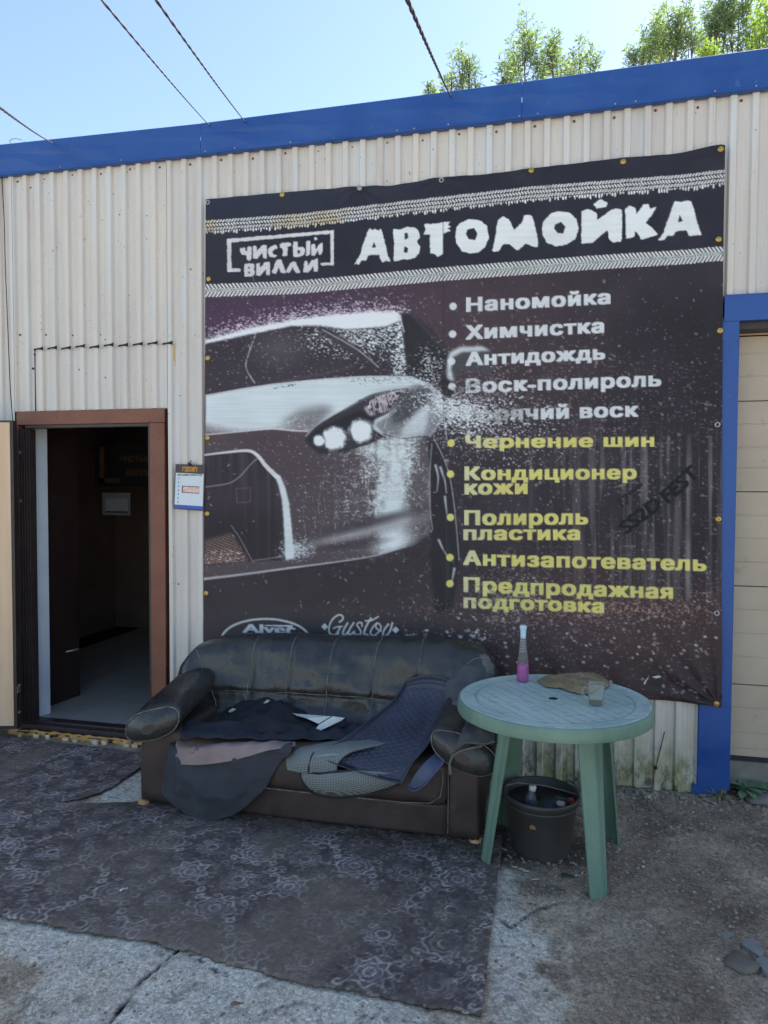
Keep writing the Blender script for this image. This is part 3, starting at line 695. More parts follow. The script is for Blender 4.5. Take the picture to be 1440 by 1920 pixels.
    lay(ell(1232, 905, 10, 7, .4, -35), (26, 30, 32), .7); lay(ell(1270, 882, 12, 5, .5, -25), (30, 34, 34), .7)
    # sponsors above the sofa back
    e8 = lambda *p: [(410+x/8, 1150+y/8) for x, y in p]
    lay(stroke([(499+82*math.cos(math.radians(a)), 1198+38*math.sin(math.radians(a))) for a in range(0, 361, 6)], 4), (205, 205, 196), .9)
    text_ = text_mask('Alver', (456, 1186), (556, 1188), 17, 3.2)
    lay(text_, (200, 205, 206), .95)
    lay(poly(e8((680, 168), (1118, 176), (1118, 220), (1050, 215), (1045, 195), (720, 190))), (205, 205, 200), .95)
    g8 = lambda *p: [(590+x/8, 1140+y/8) for x, y in p]
    GS = (204, 204, 196)
    for pts, w in (
        (((380, 205), (425, 170), (425, 120), (370, 100), (290, 150), (235, 240), (220, 330), (235, 375), (300, 400), (370, 370)), 4.2),
        (((290, 300), (350, 275), (425, 270)), 3.2), (((390, 280), (370, 330), (330, 390)), 4.5),
        (((500, 220), (460, 290), (430, 370), (460, 400), (520, 340)), 4.5), (((590, 220), (540, 300), (510, 370), (540, 395), (600, 350)), 4.5),
        (((715, 270), (715, 225), (670, 215), (640, 250), (680, 310), (700, 370), (650, 400), (590, 370)), 3.8),
        (((850, 150), (800, 230), (755, 330), (750, 390), (800, 395)), 4.8), (((765, 190), (860, 180), (960, 125)), 3.6),
        (((940, 220), (880, 280), (840, 370), (890, 410), (960, 360), (1000, 290), (970, 230), (930, 240), (930, 300), (1000, 340)), 3.8),
        (((1110, 240), (1050, 320), (1030, 400), (1080, 410), (1140, 330), (1170, 220)), 4.5)):
        lay(stroke(spl(g8(*pts), 5), w*.78, .8), GS, .95)
    for cx in ((155, 278), (1222, 322)):
        (x, y), = g8(cx); lay(poly([(x-6.5, y), (x, y-6.5), (x+6.5, y), (x, y+6.5)]), GS, .95)
    # ---- cloth: fine ribs, seam, fading
    rib = .5+.5*np.sin(YY*2*math.pi/4.0+XX*.02)
    C *= (1-.07*rib*np.clip((YY-400)/100, 0, 1))[..., None]
    C *= (1-.05*(noise(AH, AW, (3, 60), 90)))[..., None]
    lay(stroke([(831, 300), (833, 1150)], 1.2, .6), (30, 28, 30), .6)
    lay(stroke([(476, 520), (477, 528)], 1.2), (170, 170, 170), .5)
    lay(np.clip((n1-.3), 0, 1), (90, 88, 92), .14)
    g = C.mean(2, keepdims=True); C = g+(C-g)*np.where(YY < 545-(XX-387)*.0545, .9, .86)[..., None]*np.where((C.max(2)-C.min(2) > .25), 1.25, 1)[..., None]
    return np.clip(C, 0, 1)
# ---------------------------------------------------------------- ground
def ground_mat():
    m = mat_vcol('ground_mix', 'tone', rough=.93, fine=.30, fscale=420, spec=.2); N = m.node_tree.nodes; L = m.node_tree.links; b = N['Principled BSDF']
    src = b.inputs['Base Color'].links[0].from_socket; tc = N.new('ShaderNodeTexCoord'); hs = []
    for sc, amp in ((95, .26), (210, .24)):               # aggregate: every grain has its own tone
        v = N.new('ShaderNodeTexVoronoi'); v.inputs['Scale'].default_value = sc; L.new(tc.outputs['Object'], v.inputs['Vector'])
        sp_ = N.new('ShaderNodeSeparateColor'); L.new(v.outputs['Color'], sp_.inputs[0])
        mr = N.new('ShaderNodeMapRange'); mr.inputs['To Min'].default_value = 1-amp; mr.inputs['To Max'].default_value = 1+amp*1.1; L.new(sp_.outputs[0], mr.inputs['Value'])
        x = N.new('ShaderNodeVectorMath'); x.operation = 'SCALE'; L.new(src, x.inputs[0]); L.new(mr.outputs[0], x.inputs['Scale']); src = x.outputs[0]
        h = N.new('ShaderNodeMath'); h.operation = 'MULTIPLY_ADD'; h.inputs[1].default_value = -1.2; L.new(v.outputs['Distance'], h.inputs[0]); L.new(sp_.outputs[1], h.inputs[2]); hs.append(h.outputs[0])
    L.new(src, b.inputs['Base Color'])
    a = N.new('ShaderNodeMath'); a.operation = 'ADD'; L.new(hs[0], a.inputs[0]); L.new(hs[1], a.inputs[1])
    bp = N.new('ShaderNodeBump'); bp.inputs['Strength'].default_value = .38; bp.inputs['Distance'].default_value = .004; L.new(a.outputs[0], bp.inputs['Height']); L.new(bp.outputs[0], b.inputs['Normal'])
    return m
def ground():
    def spread(lo, hi, step, far, grow):
        c = list(np.arange(lo, hi+step/2, step)); a = []; s = step*2; x = lo
        while x > -far: x -= s; s *= grow; a.append(x)
        b = []; s = step*2; x = hi
        while x < far: x += s; s *= grow; b.append(x)
        return np.array(a[::-1]+c+b)
    xs = spread(-3.7, 1.7, .0105, 160, 1.35); ys = spread(-2.5, .25, .0105, 160, 1.35)
    X, Y = np.meshgrid(xs, ys, indexing='ij')
    nx, ny = X.shape
    def fn(cell, seed, o=3):                              # noise in metres
        w = int(5.6/.0105)+4; h = int(3.0/.0105)+4
        A = fbm(w, h, cell/.0105, seed, o)[..., None]
        return bilinear(A, (X+3.7)/.0105, (Y+2.5)/.0105)[..., 0]
    near = np.clip(1-np.maximum(np.maximum(-3.7-X, X-1.7), np.maximum(-2.5-Y, Y-.25))/1.0, 0, 1)
    n1 = fn(.55, 1); n2 = fn(.12, 2); n3 = fn(.035, 3); n4 = fn(.25, 4); n5 = fn(.022, 5, 1)
    # concrete at the front left, gravel and dirt elsewhere
    side = (X+.35+1.1*(n4-.5)+.45*(n2-.5))-(-(Y+1.55))*.9
    conc = np.clip(.5-side/.10, 0, 1)*np.clip((-.9-Y+.2*(n2-.5))/.05+0, 0, 1)
    conc = np.maximum(conc, np.clip(1-np.hypot((X+2.08)/.22, (Y+.62)/.24)+1.2*(n2-.5), 0, .35)/.35)
    lowleft = np.clip(((-1.52+.25*(n2-.5))-X)/.05, 0, 1)*np.clip((-1.90+.3*(n4-.5)-Y)/.04, 0, 1)
    conc = conc*(1-lowleft)
    strip = np.clip(1-np.abs(X+.10+.25*(n2-.5)+.2*(Y+1.4))/.12, 0, 1)*np.clip((-Y-.9)/.1, 0, 1)
    conc = np.maximum(conc, np.clip(strip*2, 0, 1))
    right = np.clip((X-.1)/.35, 0, 1)
    damp = np.clip((n1-.42)*5, 0, 1)*right
    z = .010*(n1-.5)+.006*(n2-.5)+np.where(conc > .5, .002, .006)*(n3-.5)*2+.006*conc
    z += (1-conc)*.003*(np.clip(n5-.62, 0, 1)*3)
    def dist_line(pts):
        d = np.full(X.shape, 9.0)
        for (ax, ay), (bx, by) in zip(pts[:-1], pts[1:]):
            dx, dy = bx-ax, by-ay; t = np.clip(((X-ax)*dx+(Y-ay)*dy)/(dx*dx+dy*dy), 0, 1)
            d = np.minimum(d, np.hypot(X-ax-t*dx, Y-ay-t*dy))
        return d
    wob = .012*(n2-.5)+.010*(n3-.5)
    cracks = [([(195, 1935), (205, 1917), (217, 1900), (240, 1873), (267, 1837), (293, 1817), (313, 1800), (333, 1785), (345, 1770)], .006),
              ([(293, 1817), (285, 1800), (270, 1795), (240, 1790)], .003), ([(333, 1785), (365, 1795), (420, 1830), (470, 1835)], .003),
              ([(905, 1700), (960, 1740), (1010, 1700), (1060, 1690)], .0035), ([(40, 1835), (70, 1800), (130, 1765)], .0025), ([(480, 1900), (560, 1880), (700, 1910)], .002)]
    crk = np.zeros(X.shape)
    for pts, w in cracks:
        d = np.abs(dist_line([on(*p)[:2] for p in pts])+wob)
        crk = np.maximum(crk, np.clip(1.4-d/w, 0, 1))
    z -= .016*crk
    # a raised bank of rubble along the wall on the right
    bank = np.clip((Y+.55)/.5, 0, 1)*np.clip((X-.1)/.3, 0, 1)
    z += .02*bank*n4+.03*np.clip((X-1.0)/.4, 0, 1)*np.clip((Y+.2)/.3, 0, 1)
    z = z*near-.012*(1-near)
    z -= .004
    c_con = np.array(lin((208, 200, 184))); c_con2 = np.array(lin((184, 173, 154))); c_dirt = np.array(lin((152, 134, 112))); c_dirt2 = np.array(lin((182, 164, 140))); c_damp = np.array(lin((104, 90, 75)))
    m = lambda a, b, t: a*(1-t[..., None])+b*t[..., None]
    cc = m(c_con+0*X[..., None], c_con2, np.clip((n1-.4)*3, 0, 1)); cc = m(cc, np.array(lin((186, 182, 172))), np.clip((n2-.52)*4, 0, 1)*.6); cc = m(cc, np.array(lin((96, 90, 80))), np.clip((n3-.62)*5, 0, 1)*.6)
    dd = m(c_dirt+0*X[..., None], c_dirt2, np.clip((n4-.35)*3, 0, 1)); dd = m(dd, c_damp, np.clip((n2-.5)*4, 0, 1)*.7); dd = m(dd, np.array(lin((140, 130, 114))), np.clip((n3-.6)*5, 0, 1)*.5)
    dd = m(dd, c_damp, damp*.5)
    sh = np.clip(1-np.hypot((X+.1)/.55, (Y+.72)/.35), 0, 1)     # darker soil under the table
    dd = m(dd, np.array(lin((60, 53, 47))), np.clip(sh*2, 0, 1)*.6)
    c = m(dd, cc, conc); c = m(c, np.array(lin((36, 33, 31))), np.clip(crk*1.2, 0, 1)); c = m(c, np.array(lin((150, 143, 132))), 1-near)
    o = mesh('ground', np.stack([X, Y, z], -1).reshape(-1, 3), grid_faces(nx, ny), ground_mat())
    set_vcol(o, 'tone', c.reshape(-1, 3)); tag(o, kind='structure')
    return X, Y, z, conc
gX, gY, gZ, gConc = ground()
_ix = gX[:, 0]; _iy = gY[0]
def gz(x, y):
    i = min(max(np.searchsorted(_ix, x), 0), len(_ix)-1); j = min(max(np.searchsorted(_iy, y), 0), len(_iy)-1); return float(gZ[i, j])

# ---------------------------------------------------------------- building
bld = thing('car_wash_building', (-1.2, 0, 0), 'long low car wash building clad in cream corrugated metal sheets under a blue fascia', 'building')

def wall_material():
    m = bpy.data.materials.new('cream_corrugated_sheet'); m.use_nodes = True; N = m.node_tree.nodes; L = m.node_tree.links
    b = N['Principled BSDF']; b.inputs['Roughness'].default_value = .5; b.inputs['Specular IOR Level'].default_value = .4
    tc = N.new('ShaderNodeTexCoord'); sep = N.new('ShaderNodeSeparateXYZ'); L.new(tc.outputs['Object'], sep.inputs[0])
    def nz(scale, st, detail=4):
        mp = N.new('ShaderNodeMapping'); mp.inputs['Scale'].default_value = st; L.new(tc.outputs['Object'], mp.inputs[0])
        n = N.new('ShaderNodeTexNoise'); n.inputs['Scale'].default_value = scale; n.inputs['Detail'].default_value = detail; n.inputs['Roughness'].default_value = .65; L.new(mp.outputs[0], n.inputs['Vector']); return n.outputs['Fac']
    def ramp(f, a, b_, ca=(0, 0, 0), cb=(1, 1, 1)):
        r = N.new('ShaderNodeValToRGB'); r.color_ramp.elements[0].position = a; r.color_ramp.elements[1].position = b_
        r.color_ramp.elements[0].color = (*ca, 1); r.color_ramp.elements[1].color = (*cb, 1); L.new(f, r.inputs[0]); return r.outputs[0]
    def mix(a, b_, f):
        x = N.new('ShaderNodeMix'); x.data_type = 'RGBA'
        for s, v in (('A', a), ('B', b_), ('Factor', f)):
            if isinstance(v, tuple): x.inputs[s].default_value = (*v, 1)
            elif isinstance(v, float): x.inputs[s].default_value = v
            else: L.new(v, x.inputs[s])
        return x.outputs['Result']
    base = mix(lin((214, 206, 194)), lin((198, 190, 182)), ramp(nz(2.0, (1, 1, .25)), .35, .65))
    base = mix(base, lin((205, 208, 206)), ramp(nz(16, (1, 1, .05)), .5, .7))
    base = mix(base, lin((188, 176, 160)), ramp(nz(9, (2.2, 1, .12)), .60, .85))
    def mul(a, b_):
        x = N.new('ShaderNodeMath'); x.operation = 'MULTIPLY'; L.new(a, x.inputs[0]); L.new(b_, x.inputs[1]); return x.outputs[0]
    def hmap(z0, z1):
        x = N.new('ShaderNodeMapRange'); x.inputs['From Min'].default_value = z0; x.inputs['From Max'].default_value = z1; L.new(sep.outputs['Z'], x.inputs['Value']); return x.outputs[0]
    moss = mul(hmap(.45, .0), ramp(nz(7, (1, 1, .5), 7), .38, .62)); base = mix(base, lin((160, 160, 104)), moss)
    grime = mul(hmap(.30, .0), ramp(nz(26, (1, 1, .6), 8), .45, .6)); base = mix(base, lin((84, 78, 60)), grime)
    spots = ramp(nz(55, (1, 1, .8), 2), .70, .74); base = mix(base, lin((120, 104, 88)), spots)
    L.new(base, b.inputs['Base Color'])
    nb = nz(5, (1, 1, .3)); bp = N.new('ShaderNodeBump'); bp.inputs['Strength'].default_value = .12; bp.inputs['Distance'].default_value = .02
    L.new(nb, bp.inputs['Height']); L.new(bp.outputs[0], b.inputs['Normal'])
    return m
M['sheet_metal'] = wall_material()

PITCHW = .1006; PH0 = -3.3345                              # rib spacing and the place of the first rib
def rib_profile(x0, x1):
    """(x, y) of the corrugated sheet between x0 and x1; ribs stand out towards the yard"""
    k0 = math.floor((x0-PH0)/PITCHW)-1; k1 = math.ceil((x1-PH0)/PITCHW)+1; pts = []
    for k in range(k0, k1+1):
        c = PH0+k*PITCHW
        pts += [(c-.0215, 0), (c-.0140, -.0185), (c-.0125, -.0195), (c+.0125, -.0195), (c+.0140, -.0185), (c+.0215, 0),
                (c+.0435, 0), (c+.0460, -.0016), (c+.0545, -.0016), (c+.0570, 0)]
    pts = [p for p in pts if x0 < p[0] < x1]
    def yat(x):
        xs = sorted(pts); return float(np.interp(x, [p[0] for p in xs], [p[1] for p in xs]))
    return [(x0, yat(x0))]+sorted(pts)+[(x1, yat(x1))]
def wall_sheet(x0, x1, z0, z1, y=0.0, ragged=0.0, name='wall_sheet', bend=0.0):
    pr = rib_profile(x0, x1); nz_ = max(2, int((z1-z0)/.12)+1)
    zs = np.linspace(z0, z1, nz_); r = random.Random(int(x0*100)); P = []
    for x, yy in pr:
        e = r.uniform(-1, 1)*ragged
        P.append([(x, yy+y+.0016*math.sin(z*2.3+x*3)+bend*math.sin((z-z0)/(z1-z0)*math.pi), z+(e if k == 0 else 0)) for k, z in enumerate(zs)])
    return sheet(name, P, M['sheet_metal'], bld, smooth=False, thick=.0012, offset=1)
ZS = 2.463                                                # cut line above the door
TOPZ = 3.60
wall_sheet(-5.2, -4.35, .02, TOPZ, .003); wall_sheet(-4.36, -3.328, .03, TOPZ, 0)
wall_sheet(-3.327, -3.186, 2.073, TOPZ, .002)
wall_sheet(-3.186, -2.238, ZS-.004, TOPZ, -.0025)
wall_sheet(-3.183, -2.240, 2.073, ZS+.004, .001, bend=-.002, name='patch_sheet')
wall_sheet(-2.237, -1.30, .015, TOPZ, 0, ragged=.004); wall_sheet(-1.302, -.20, .012, TOPZ, -.003, ragged=.004); wall_sheet(-.202, .795, .012, TOPZ, 0, ragged=.006)
wall_sheet(.796, 1.9, 2.545, TOPZ, .002)
# the cut over the door: dark strips stand for the shade in the slit at each rib
for k in range(10):
    x = PH0+PITCHW*(2+k); jz = .004*math.sin(k*2.7)
    V, Fc = poly_solid([(x-.040, ZS-.009+jz), (x-.012, ZS-.003+jz), (x+.018, ZS-.006+jz), (x+.026, ZS-.012+jz), (x+.027, ZS+.013+jz), (x+.006, ZS+.007+jz), (x-.020, ZS+.004+jz), (x-.041, ZS+.001+jz)], .004); V[:, 1] -= .0275
    o = mesh('cut_gap', V, Fc, M['dark'], bld, smooth=False)
# rust-edged strip and holes beside the patch
for (px, py, r_) in ((65, 665, .006), (62, 691, .007), (321, 657, .007), (322, 683, .006)):
    c = at(px, py, -.004); V, Fc = lathe_vf([(0, 0), (r_, 0), (r_, .002), (0, .002)], (0, 0, 0), 10); V = np.stack([V[:, 0]+c[0], -V[:, 2]-.004+0*c[1], V[:, 1]+c[2]], 1); mesh('hole', V, Fc, M['dark'], bld)
box('rust_stain_strip', (at(319, 0)[0]-.004, -.006, at(0, 693)[2]-.02), (at(325, 0)[0], -.003, at(322, 646)[2]), mat('rusty_primer', lin((205, 196, 180)), lin((196, 150, 60)), rough=.8, scale=22, c3=lin((110, 70, 30)), s3=40, th3=.62), bld)
box('patch_edge_trim', (-2.242, -.016, 2.06), (-2.236, -.002, ZS+.03), M['sheet_metal'], bld)
box('patch_edge_trim', (-3.187, -.006, 2.06), (-3.183, .0, ZS), M['dark'], bld)

# roof and hidden body: side, back and roof so that the building throws a real shadow
body = mat('side_cladding', lin((190, 184, 174)), lin((176, 170, 162)), rough=.6)
box('rear_wall', (-8.6, 7.9, 0), (9.0, 8.0, 3.2), body, bld); box('side_wall', (-8.6, .15, 0), (-8.5, 7.9, 3.5), body, bld); box('side_wall', (8.9, .15, 0), (9.0, 7.9, 3.5), body, bld)
V = np.array([(-8.7, -.02, 3.640), (9.1, -.02, 3.640), (9.1, 8.2, 3.28), (-8.7, 8.2, 3.28), (-8.7, -.02, 3.600), (9.1, -.02, 3.600), (9.1, 8.2, 3.24), (-8.7, 8.2, 3.24)])
mesh('roof', V, [(0, 1, 2, 3), (7, 6, 5, 4), (0, 4, 5, 1), (1, 5, 6, 2), (2, 6, 7, 3), (3, 7, 4, 0)], M['roof'], bld, smooth=False)
box('front_wall', (-8.6, .02, 0), (-5.2, .15, 3.6), M['sheet_metal'], bld)
# fascia: boards butt end to end with a thin open joint
fp = [(-3.425, 3.750, 3.560), (-1.995, 3.724, 3.548), (-.904, 3.725, 3.540), (-.145, 3.730, 3.543), (1.044, 3.745, 3.557), (3.2, 3.76, 3.57)]
def fz(x): return float(np.interp(x, [p[0] for p in fp], [p[1] for p in fp])), float(np.interp(x, [p[0] for p in fp], [p[2] for p in fp]))
def fascia(x0, x1, dy=0.0):
    xs = np.linspace(x0, x1, max(3, int((x1-x0)/.15))); P = []
    for x in xs:
        t, b = fz(x); w = .0018*math.sin(x*9)+.0012*math.sin(x*23)
        P.append([(x, .10, t+.004), (x, -.046+dy, t+.002), (x, -.050+dy, t-.002), (x, -.050+dy+w, t-.06), (x, -.050+dy-w, (t+b)/2), (x, -.049+dy+w, b+.02), (x, -.050+dy, b), (x, -.046+dy, b-.002), (x, -.010, b-.002)])
    return sheet('fascia_board', P, M['blue'], bld, smooth=False, thick=.0012, offset=1)
for a, b_, d in ((-5.6, -3.428, .012), (-3.425, -1.998, 0), (-1.995, -.147, -.002), (-.145, 1.35, .0), (1.353, 3.2, -.002)): fascia(a, b_, d)
for px in (112, 227, 384, 440, 544, 744, 776, 840, 973, 1007, 1152, 1190, 1338, 1415):
    x = at(px, 300, -.055)[0]; z = fz(x)[1]+.012
    V, Fc = lathe_vf([(0, 0), (.0045, .001), (.0055, .003), (.0055, .004)], (0, 0, 0), 8); V = np.stack([V[:, 0]+x, V[:, 2]-.0555, V[:, 1]+z], 1); mesh('fascia_rivet', V, Fc, M['steel'], bld)
# screws
def screw(x, z, m='rust', s=1.0, name='screw', y=0.0):
    V, Fc = lathe_vf([(0, 0), (.004, 0), (.0055, .0015), (.0072, .003), (.0072, .005)], (0, 0, 0), 8); V = np.stack([V[:, 0]*s+x, V[:, 2]-.0065+y, V[:, 1]*s+z], 1); return mesh(name, V, Fc, M[m], bld)
for k in range(-1, 46):
    x = PH0+PITCHW*(k+.36+.1*(k % 2))
    if k % 2 == 0 and x < 1.6: screw(x, fz(x)[1]-.028+.006*math.sin(k*5))
for px, py in ((38, 628), (87, 628), (137, 629), (189, 628), (198, 637), (241, 623), (295, 620), (349, 615), (233, 608)): c = at(px, py); screw(c[0], c[2])
for px, py in ((198, 708), (101, 685), (267, 654), (58, 352), (225, 403), (295, 402), (193, 413), (358, 505), (156, 728), (149, 693), (316, 935), (322, 934), (316, 1247), (335, 1095), (308, 1066), (312, 1112)): c = at(px, py); screw(c[0], c[2], s=.7)
box('concrete_base', (-5.2, .004, -.2), (-3.3, .2, .05), M['concrete'], bld); box('concrete_base', (-2.34, .004, -.2), (.93, .2, .05), M['concrete'], bld); box('concrete_base', (.90, .10, -.2), (4, .3, .16), M['concrete'], bld)

# blue pillar and lintel of the garage
PX0, PX1 = .781, .935
P = []
for z in np.linspace(.055, 2.45, 24):
    s = .010*math.exp(-((z-.12)/.07)**2); w = .0015*math.sin(z*7)
    P.append([(PX0-.002, -.002, z), (PX0, -.030+s, z), (PX0+.004, -.034+s+w, z), ((PX0+PX1)/2, -.034+s*.6-w, z), (PX1-.004-.02*max(0, .9-z/.9)*0, -.034+w, z), (PX1, -.030, z), (PX1, .16, z)])
sheet('blue_pillar', P, M['blue'], bld, smooth=False, thick=.001)
box('blue_lintel', (.862, -.040, 2.434), (4.2, -.002, 2.566), M['blue'], bld, bevel=.002)
box('lintel_soffit', (.935, -.002, 2.40), (4.2, .16, 2.436), M['dark_paint'], bld)
box('pillar_foot_flashing', (PX0-.02, -.030, .0), (PX0+.10, .0, .060), M['blue'], bld, rot=Matrix.Rotation(.05, 3, 'Y'))
# garage door: sections with pressed lines
gd = mesh('garage_door', *join([box_vf((.94, .150, .10), (4.0, .16, 2.44))]), M['dark'], bld, smooth=False)
seams = [2.387, 2.052, 1.581, 1.086, .565, .182]; lines = [2.298, 2.179, 1.932, 1.812, 1.706, 1.457, 1.337, 1.213, .962, .837, .713, .442, .308, .222]
allz = sorted(seams+lines)
for a, b_ in zip(sorted(seams)[:-1], sorted(seams)[1:]):
    inner = sorted(z for z in lines if a < z < b_); prof = [(a+.0015, .124), (a+.003, .118)]
    for q in inner: prof += [(q-.004, .1176), (q-.0015, .1205), (q+.0015, .1205), (q+.004, .1176)]
    prof += [(b_-.003, .118), (b_-.0015, .124)]
    prof = [(zz, yy) for zz, yy in prof]
    P = [[(x, yy, zz) for zz, yy in prof] for x in (.938, 1.5, 2.2, 3.9)]
    sheet('door_section', P, M['garage'], gd, smooth=False)
box('door_seal', (.938, .112, .150), (3.9, .130, .184), M['black_rubber'], gd)
box('top_section', (.938, .118, 2.392), (3.9, .126, 2.44), M['garage'], gd)

# ---- doorway: brown frame, dark jambs, threshold
SILL = .030
fxL, fxR, fzT = -3.318, -2.262, 2.072; oxL, oxR, ozT = -3.238, -2.362, 1.985
fr = mesh('door_frame', *join([box_vf((fxL, -.020, ozT), (fxR, .06, fzT)), box_vf((oxR, -.0215, .02), (fxR, .06, ozT-.001)), box_vf((fxL, -.0215, .02), (fxL+.012, .06, ozT-.001))]), M['brown_paint'], bld, smooth=False)
bv = fr.modifiers.new('bevel', 'BEVEL'); bv.width = .004; bv.segments = 2
box('frame_bead', (oxL-.02, -.012, ozT-.020), (oxR-.001, .05, ozT-.002), M['dark_paint'], fr); box('frame_bead', (oxR-.016, -.013, .03), (oxR-.002, .05, ozT-.022), M['dark_paint'], fr)
for k in range(5):                                        # ridged hinge-side jamb
    box('jamb_rail', (fxL+.013+.013*k, -.030+.008*k, .045), (fxL+.013+.013*k+.012, .03+.008*k, ozT-.024), M['dark_paint'], fr, bevel=.002)
for z in (1.80, 1.49): box('lock_plate', (oxL-.050, -.036, z), (oxL-.040, -.028, z+.02), M['steel'], fr)
for k, (y0, y1, z1) in enumerate(((-.075, -.030, .020), (-.030, .02, .050), (.02, .09, .062))): box('door_threshold', (oxL-.06+.001*k, y0, -.02 if k else -.03), (oxR+.03-.001*k, y1, z1), M['dark_paint'], bld, bevel=.004)
# door leaf, wide open towards the left
leaf = mesh('door_leaf', *box_vf((0, 0, 0), (1, 1, 1)), M['dark_paint'], bld, smooth=False)
h = np.array([at(38, 1300, -.14)[0], -.14]); e = np.array([-.965, -.26]); e /= np.hypot(*e); nrm = np.array([-e[1], e[0]])
def leafbox(a0, a1, d0, d1, z0, z1):
    V = []
    for z in (z0, z1):
        for a, d in ((a0, d0), (a1, d0), (a1, d1), (a0, d1)): q = h+e*a+nrm*d; V.append((q[0], q[1], z))
    return np.array(V), [(0, 1, 2, 3), (7, 6, 5, 4), (0, 4, 5, 1), (1, 5, 6, 2), (2, 6, 7, 3), (3, 7, 4, 0)]
def redo(o, V, Fc):
    off = np.array(bld.location); me = o.data; me.clear_geometry(); me.from_pydata([tuple(np.array(v)-off) for v in V], [], Fc); me.update()
redo(leaf, *join([leafbox(0, .95, -.005, .045, .075, 1.998)]))
V, Fc = leafbox(.018, .93, .045, .050, .098, 1.985); mesh('inner_lining', V, Fc, M['beige_lam'], leaf, smooth=False)
V, Fc = leafbox(-.004, .0, .002, .040, .30, .34); mesh('hinge_plate', V, Fc, M['steel'], leaf, smooth=False)
for z in (.17, .34): V, Fc = leafbox(-.010, .001, .01, .03, z, z+.012); mesh('hinge_plate', V, Fc, M['steel'], leaf, smooth=False)
# foam under the threshold
r = random.Random(4); P = []
nf = 90
for i in range(nf):
    x = -3.36+(1.0)*i/(nf-1); P.append([(x, -.060-.030*abs(mnoise.noise(Vector((x*13, k, 1))))-.03*math.sin(k/5*math.pi)*(.6+.5*mnoise.noise(Vector((x*14, 3, k*.4)))), .028-.055*k/5+.008*mnoise.noise(Vector((x*20, 0, 0)))) for k in range(6)])
sheet('foam_bead', P, M['foam'], bld)
for k in range(9):
    x = -3.26+.105*k+.03*math.sin(k*3); box('tile_scrap', (x, -.112+.006*math.sin(k), -.012), (x+.022+.018*abs(math.sin(k*1.7)), -.098, .010+.012*abs(math.sin(k*2.3))), mat('cream_scrap', lin((214, 196, 160)), rough=.7) if k == 0 else bpy.data.materials['cream_scrap'], bld, rot=Matrix.Rotation(.15*math.sin(k*2), 3, 'Y'))
# ---- room behind the door
room = mesh('inner_walls', *join([box_vf((-4.6, 2.9, 0), (-1.4, 3.0, 2.7)), box_vf((-4.7, .16, 0), (-4.6, 3.0, 2.7)), box_vf((-1.4, .16, 0), (-1.3, 3.0, 2.7)), box_vf((-4.6, .16, 2.62), (-1.4, 3.0, 2.7))]), M['inner_wall'], bld, smooth=False)
box('inner_reveal', (oxR+.02, .06, .03), (oxR+.06, .40, 2.3), M['inner_wall'], room); box('inner_reveal', (-4.6, .14, 1.99), (-1.4, .16, 2.62), M['inner_wall'], room); box('inner_reveal', (oxR+.02, .14, .03), (-1.4, .16, 1.99), M['inner_wall'], room); box('inner_reveal', (-4.6, .14, .0), (-3.36, .16, 1.99), M['inner_wall'], room)
fl = mesh('inner_floor', *box_vf((-4.6, .09, -.02), (-1.4, 2.9, .050)), M['dark'], bld, smooth=False)
for i in range(7):
    for j in range(7):
        x = -4.3+.40*i+.02; y = .092+.40*j; box('tile', (x, y, .050), (x+.396, min(y+.396, 2.89), .056), M['tile'], fl)
a0 = on(62, 1347, .056)[:2]; a1 = on(94, 1338, .056)[:2]
def vpanel(name, a, b_, t, z0, z1, m, par):
    d = (b_-a)/np.hypot(*(b_-a)); nn = np.array([-d[1], d[0]])*t
    V = [(a[0], a[1], z0), (b_[0], b_[1], z0), (b_[0]+nn[0], b_[1]+nn[1], z0), (a[0]+nn[0], a[1]+nn[1], z0)]; V += [(x, y, z1) for x, y, _ in V]
    return mesh(name, V, [(0, 1, 2, 3), (7, 6, 5, 4), (0, 4, 5, 1), (1, 5, 6, 2), (2, 6, 7, 3), (3, 7, 4, 0)], m, par, smooth=False)
vpanel('white_jamb_panel', a0, a1+(a1-a0)*.02, .02, .058, 1.975, M['white_plastic'], bld)
b0 = on(95, 1324, .056)[:2]; b1 = on(150, 1304, .056)[:2]
il = vpanel('inner_door_leaf', b0, b1, .04, .06, 2.0, mat('dark_brown_door', lin((48, 36, 34)), lin((58, 44, 42)), rough=.35, scale=4), bld)
hp = b0+(b1-b0)*.82
tube('handle', [(hp[0]+.03, hp[1]-.005, .415), (hp[0]+.05, hp[1]-.045, .42), (hp[0]-.02, hp[1]-.075, .405), (hp[0]-.10, hp[1]-.11, .385)], .009, M['steel'], il)
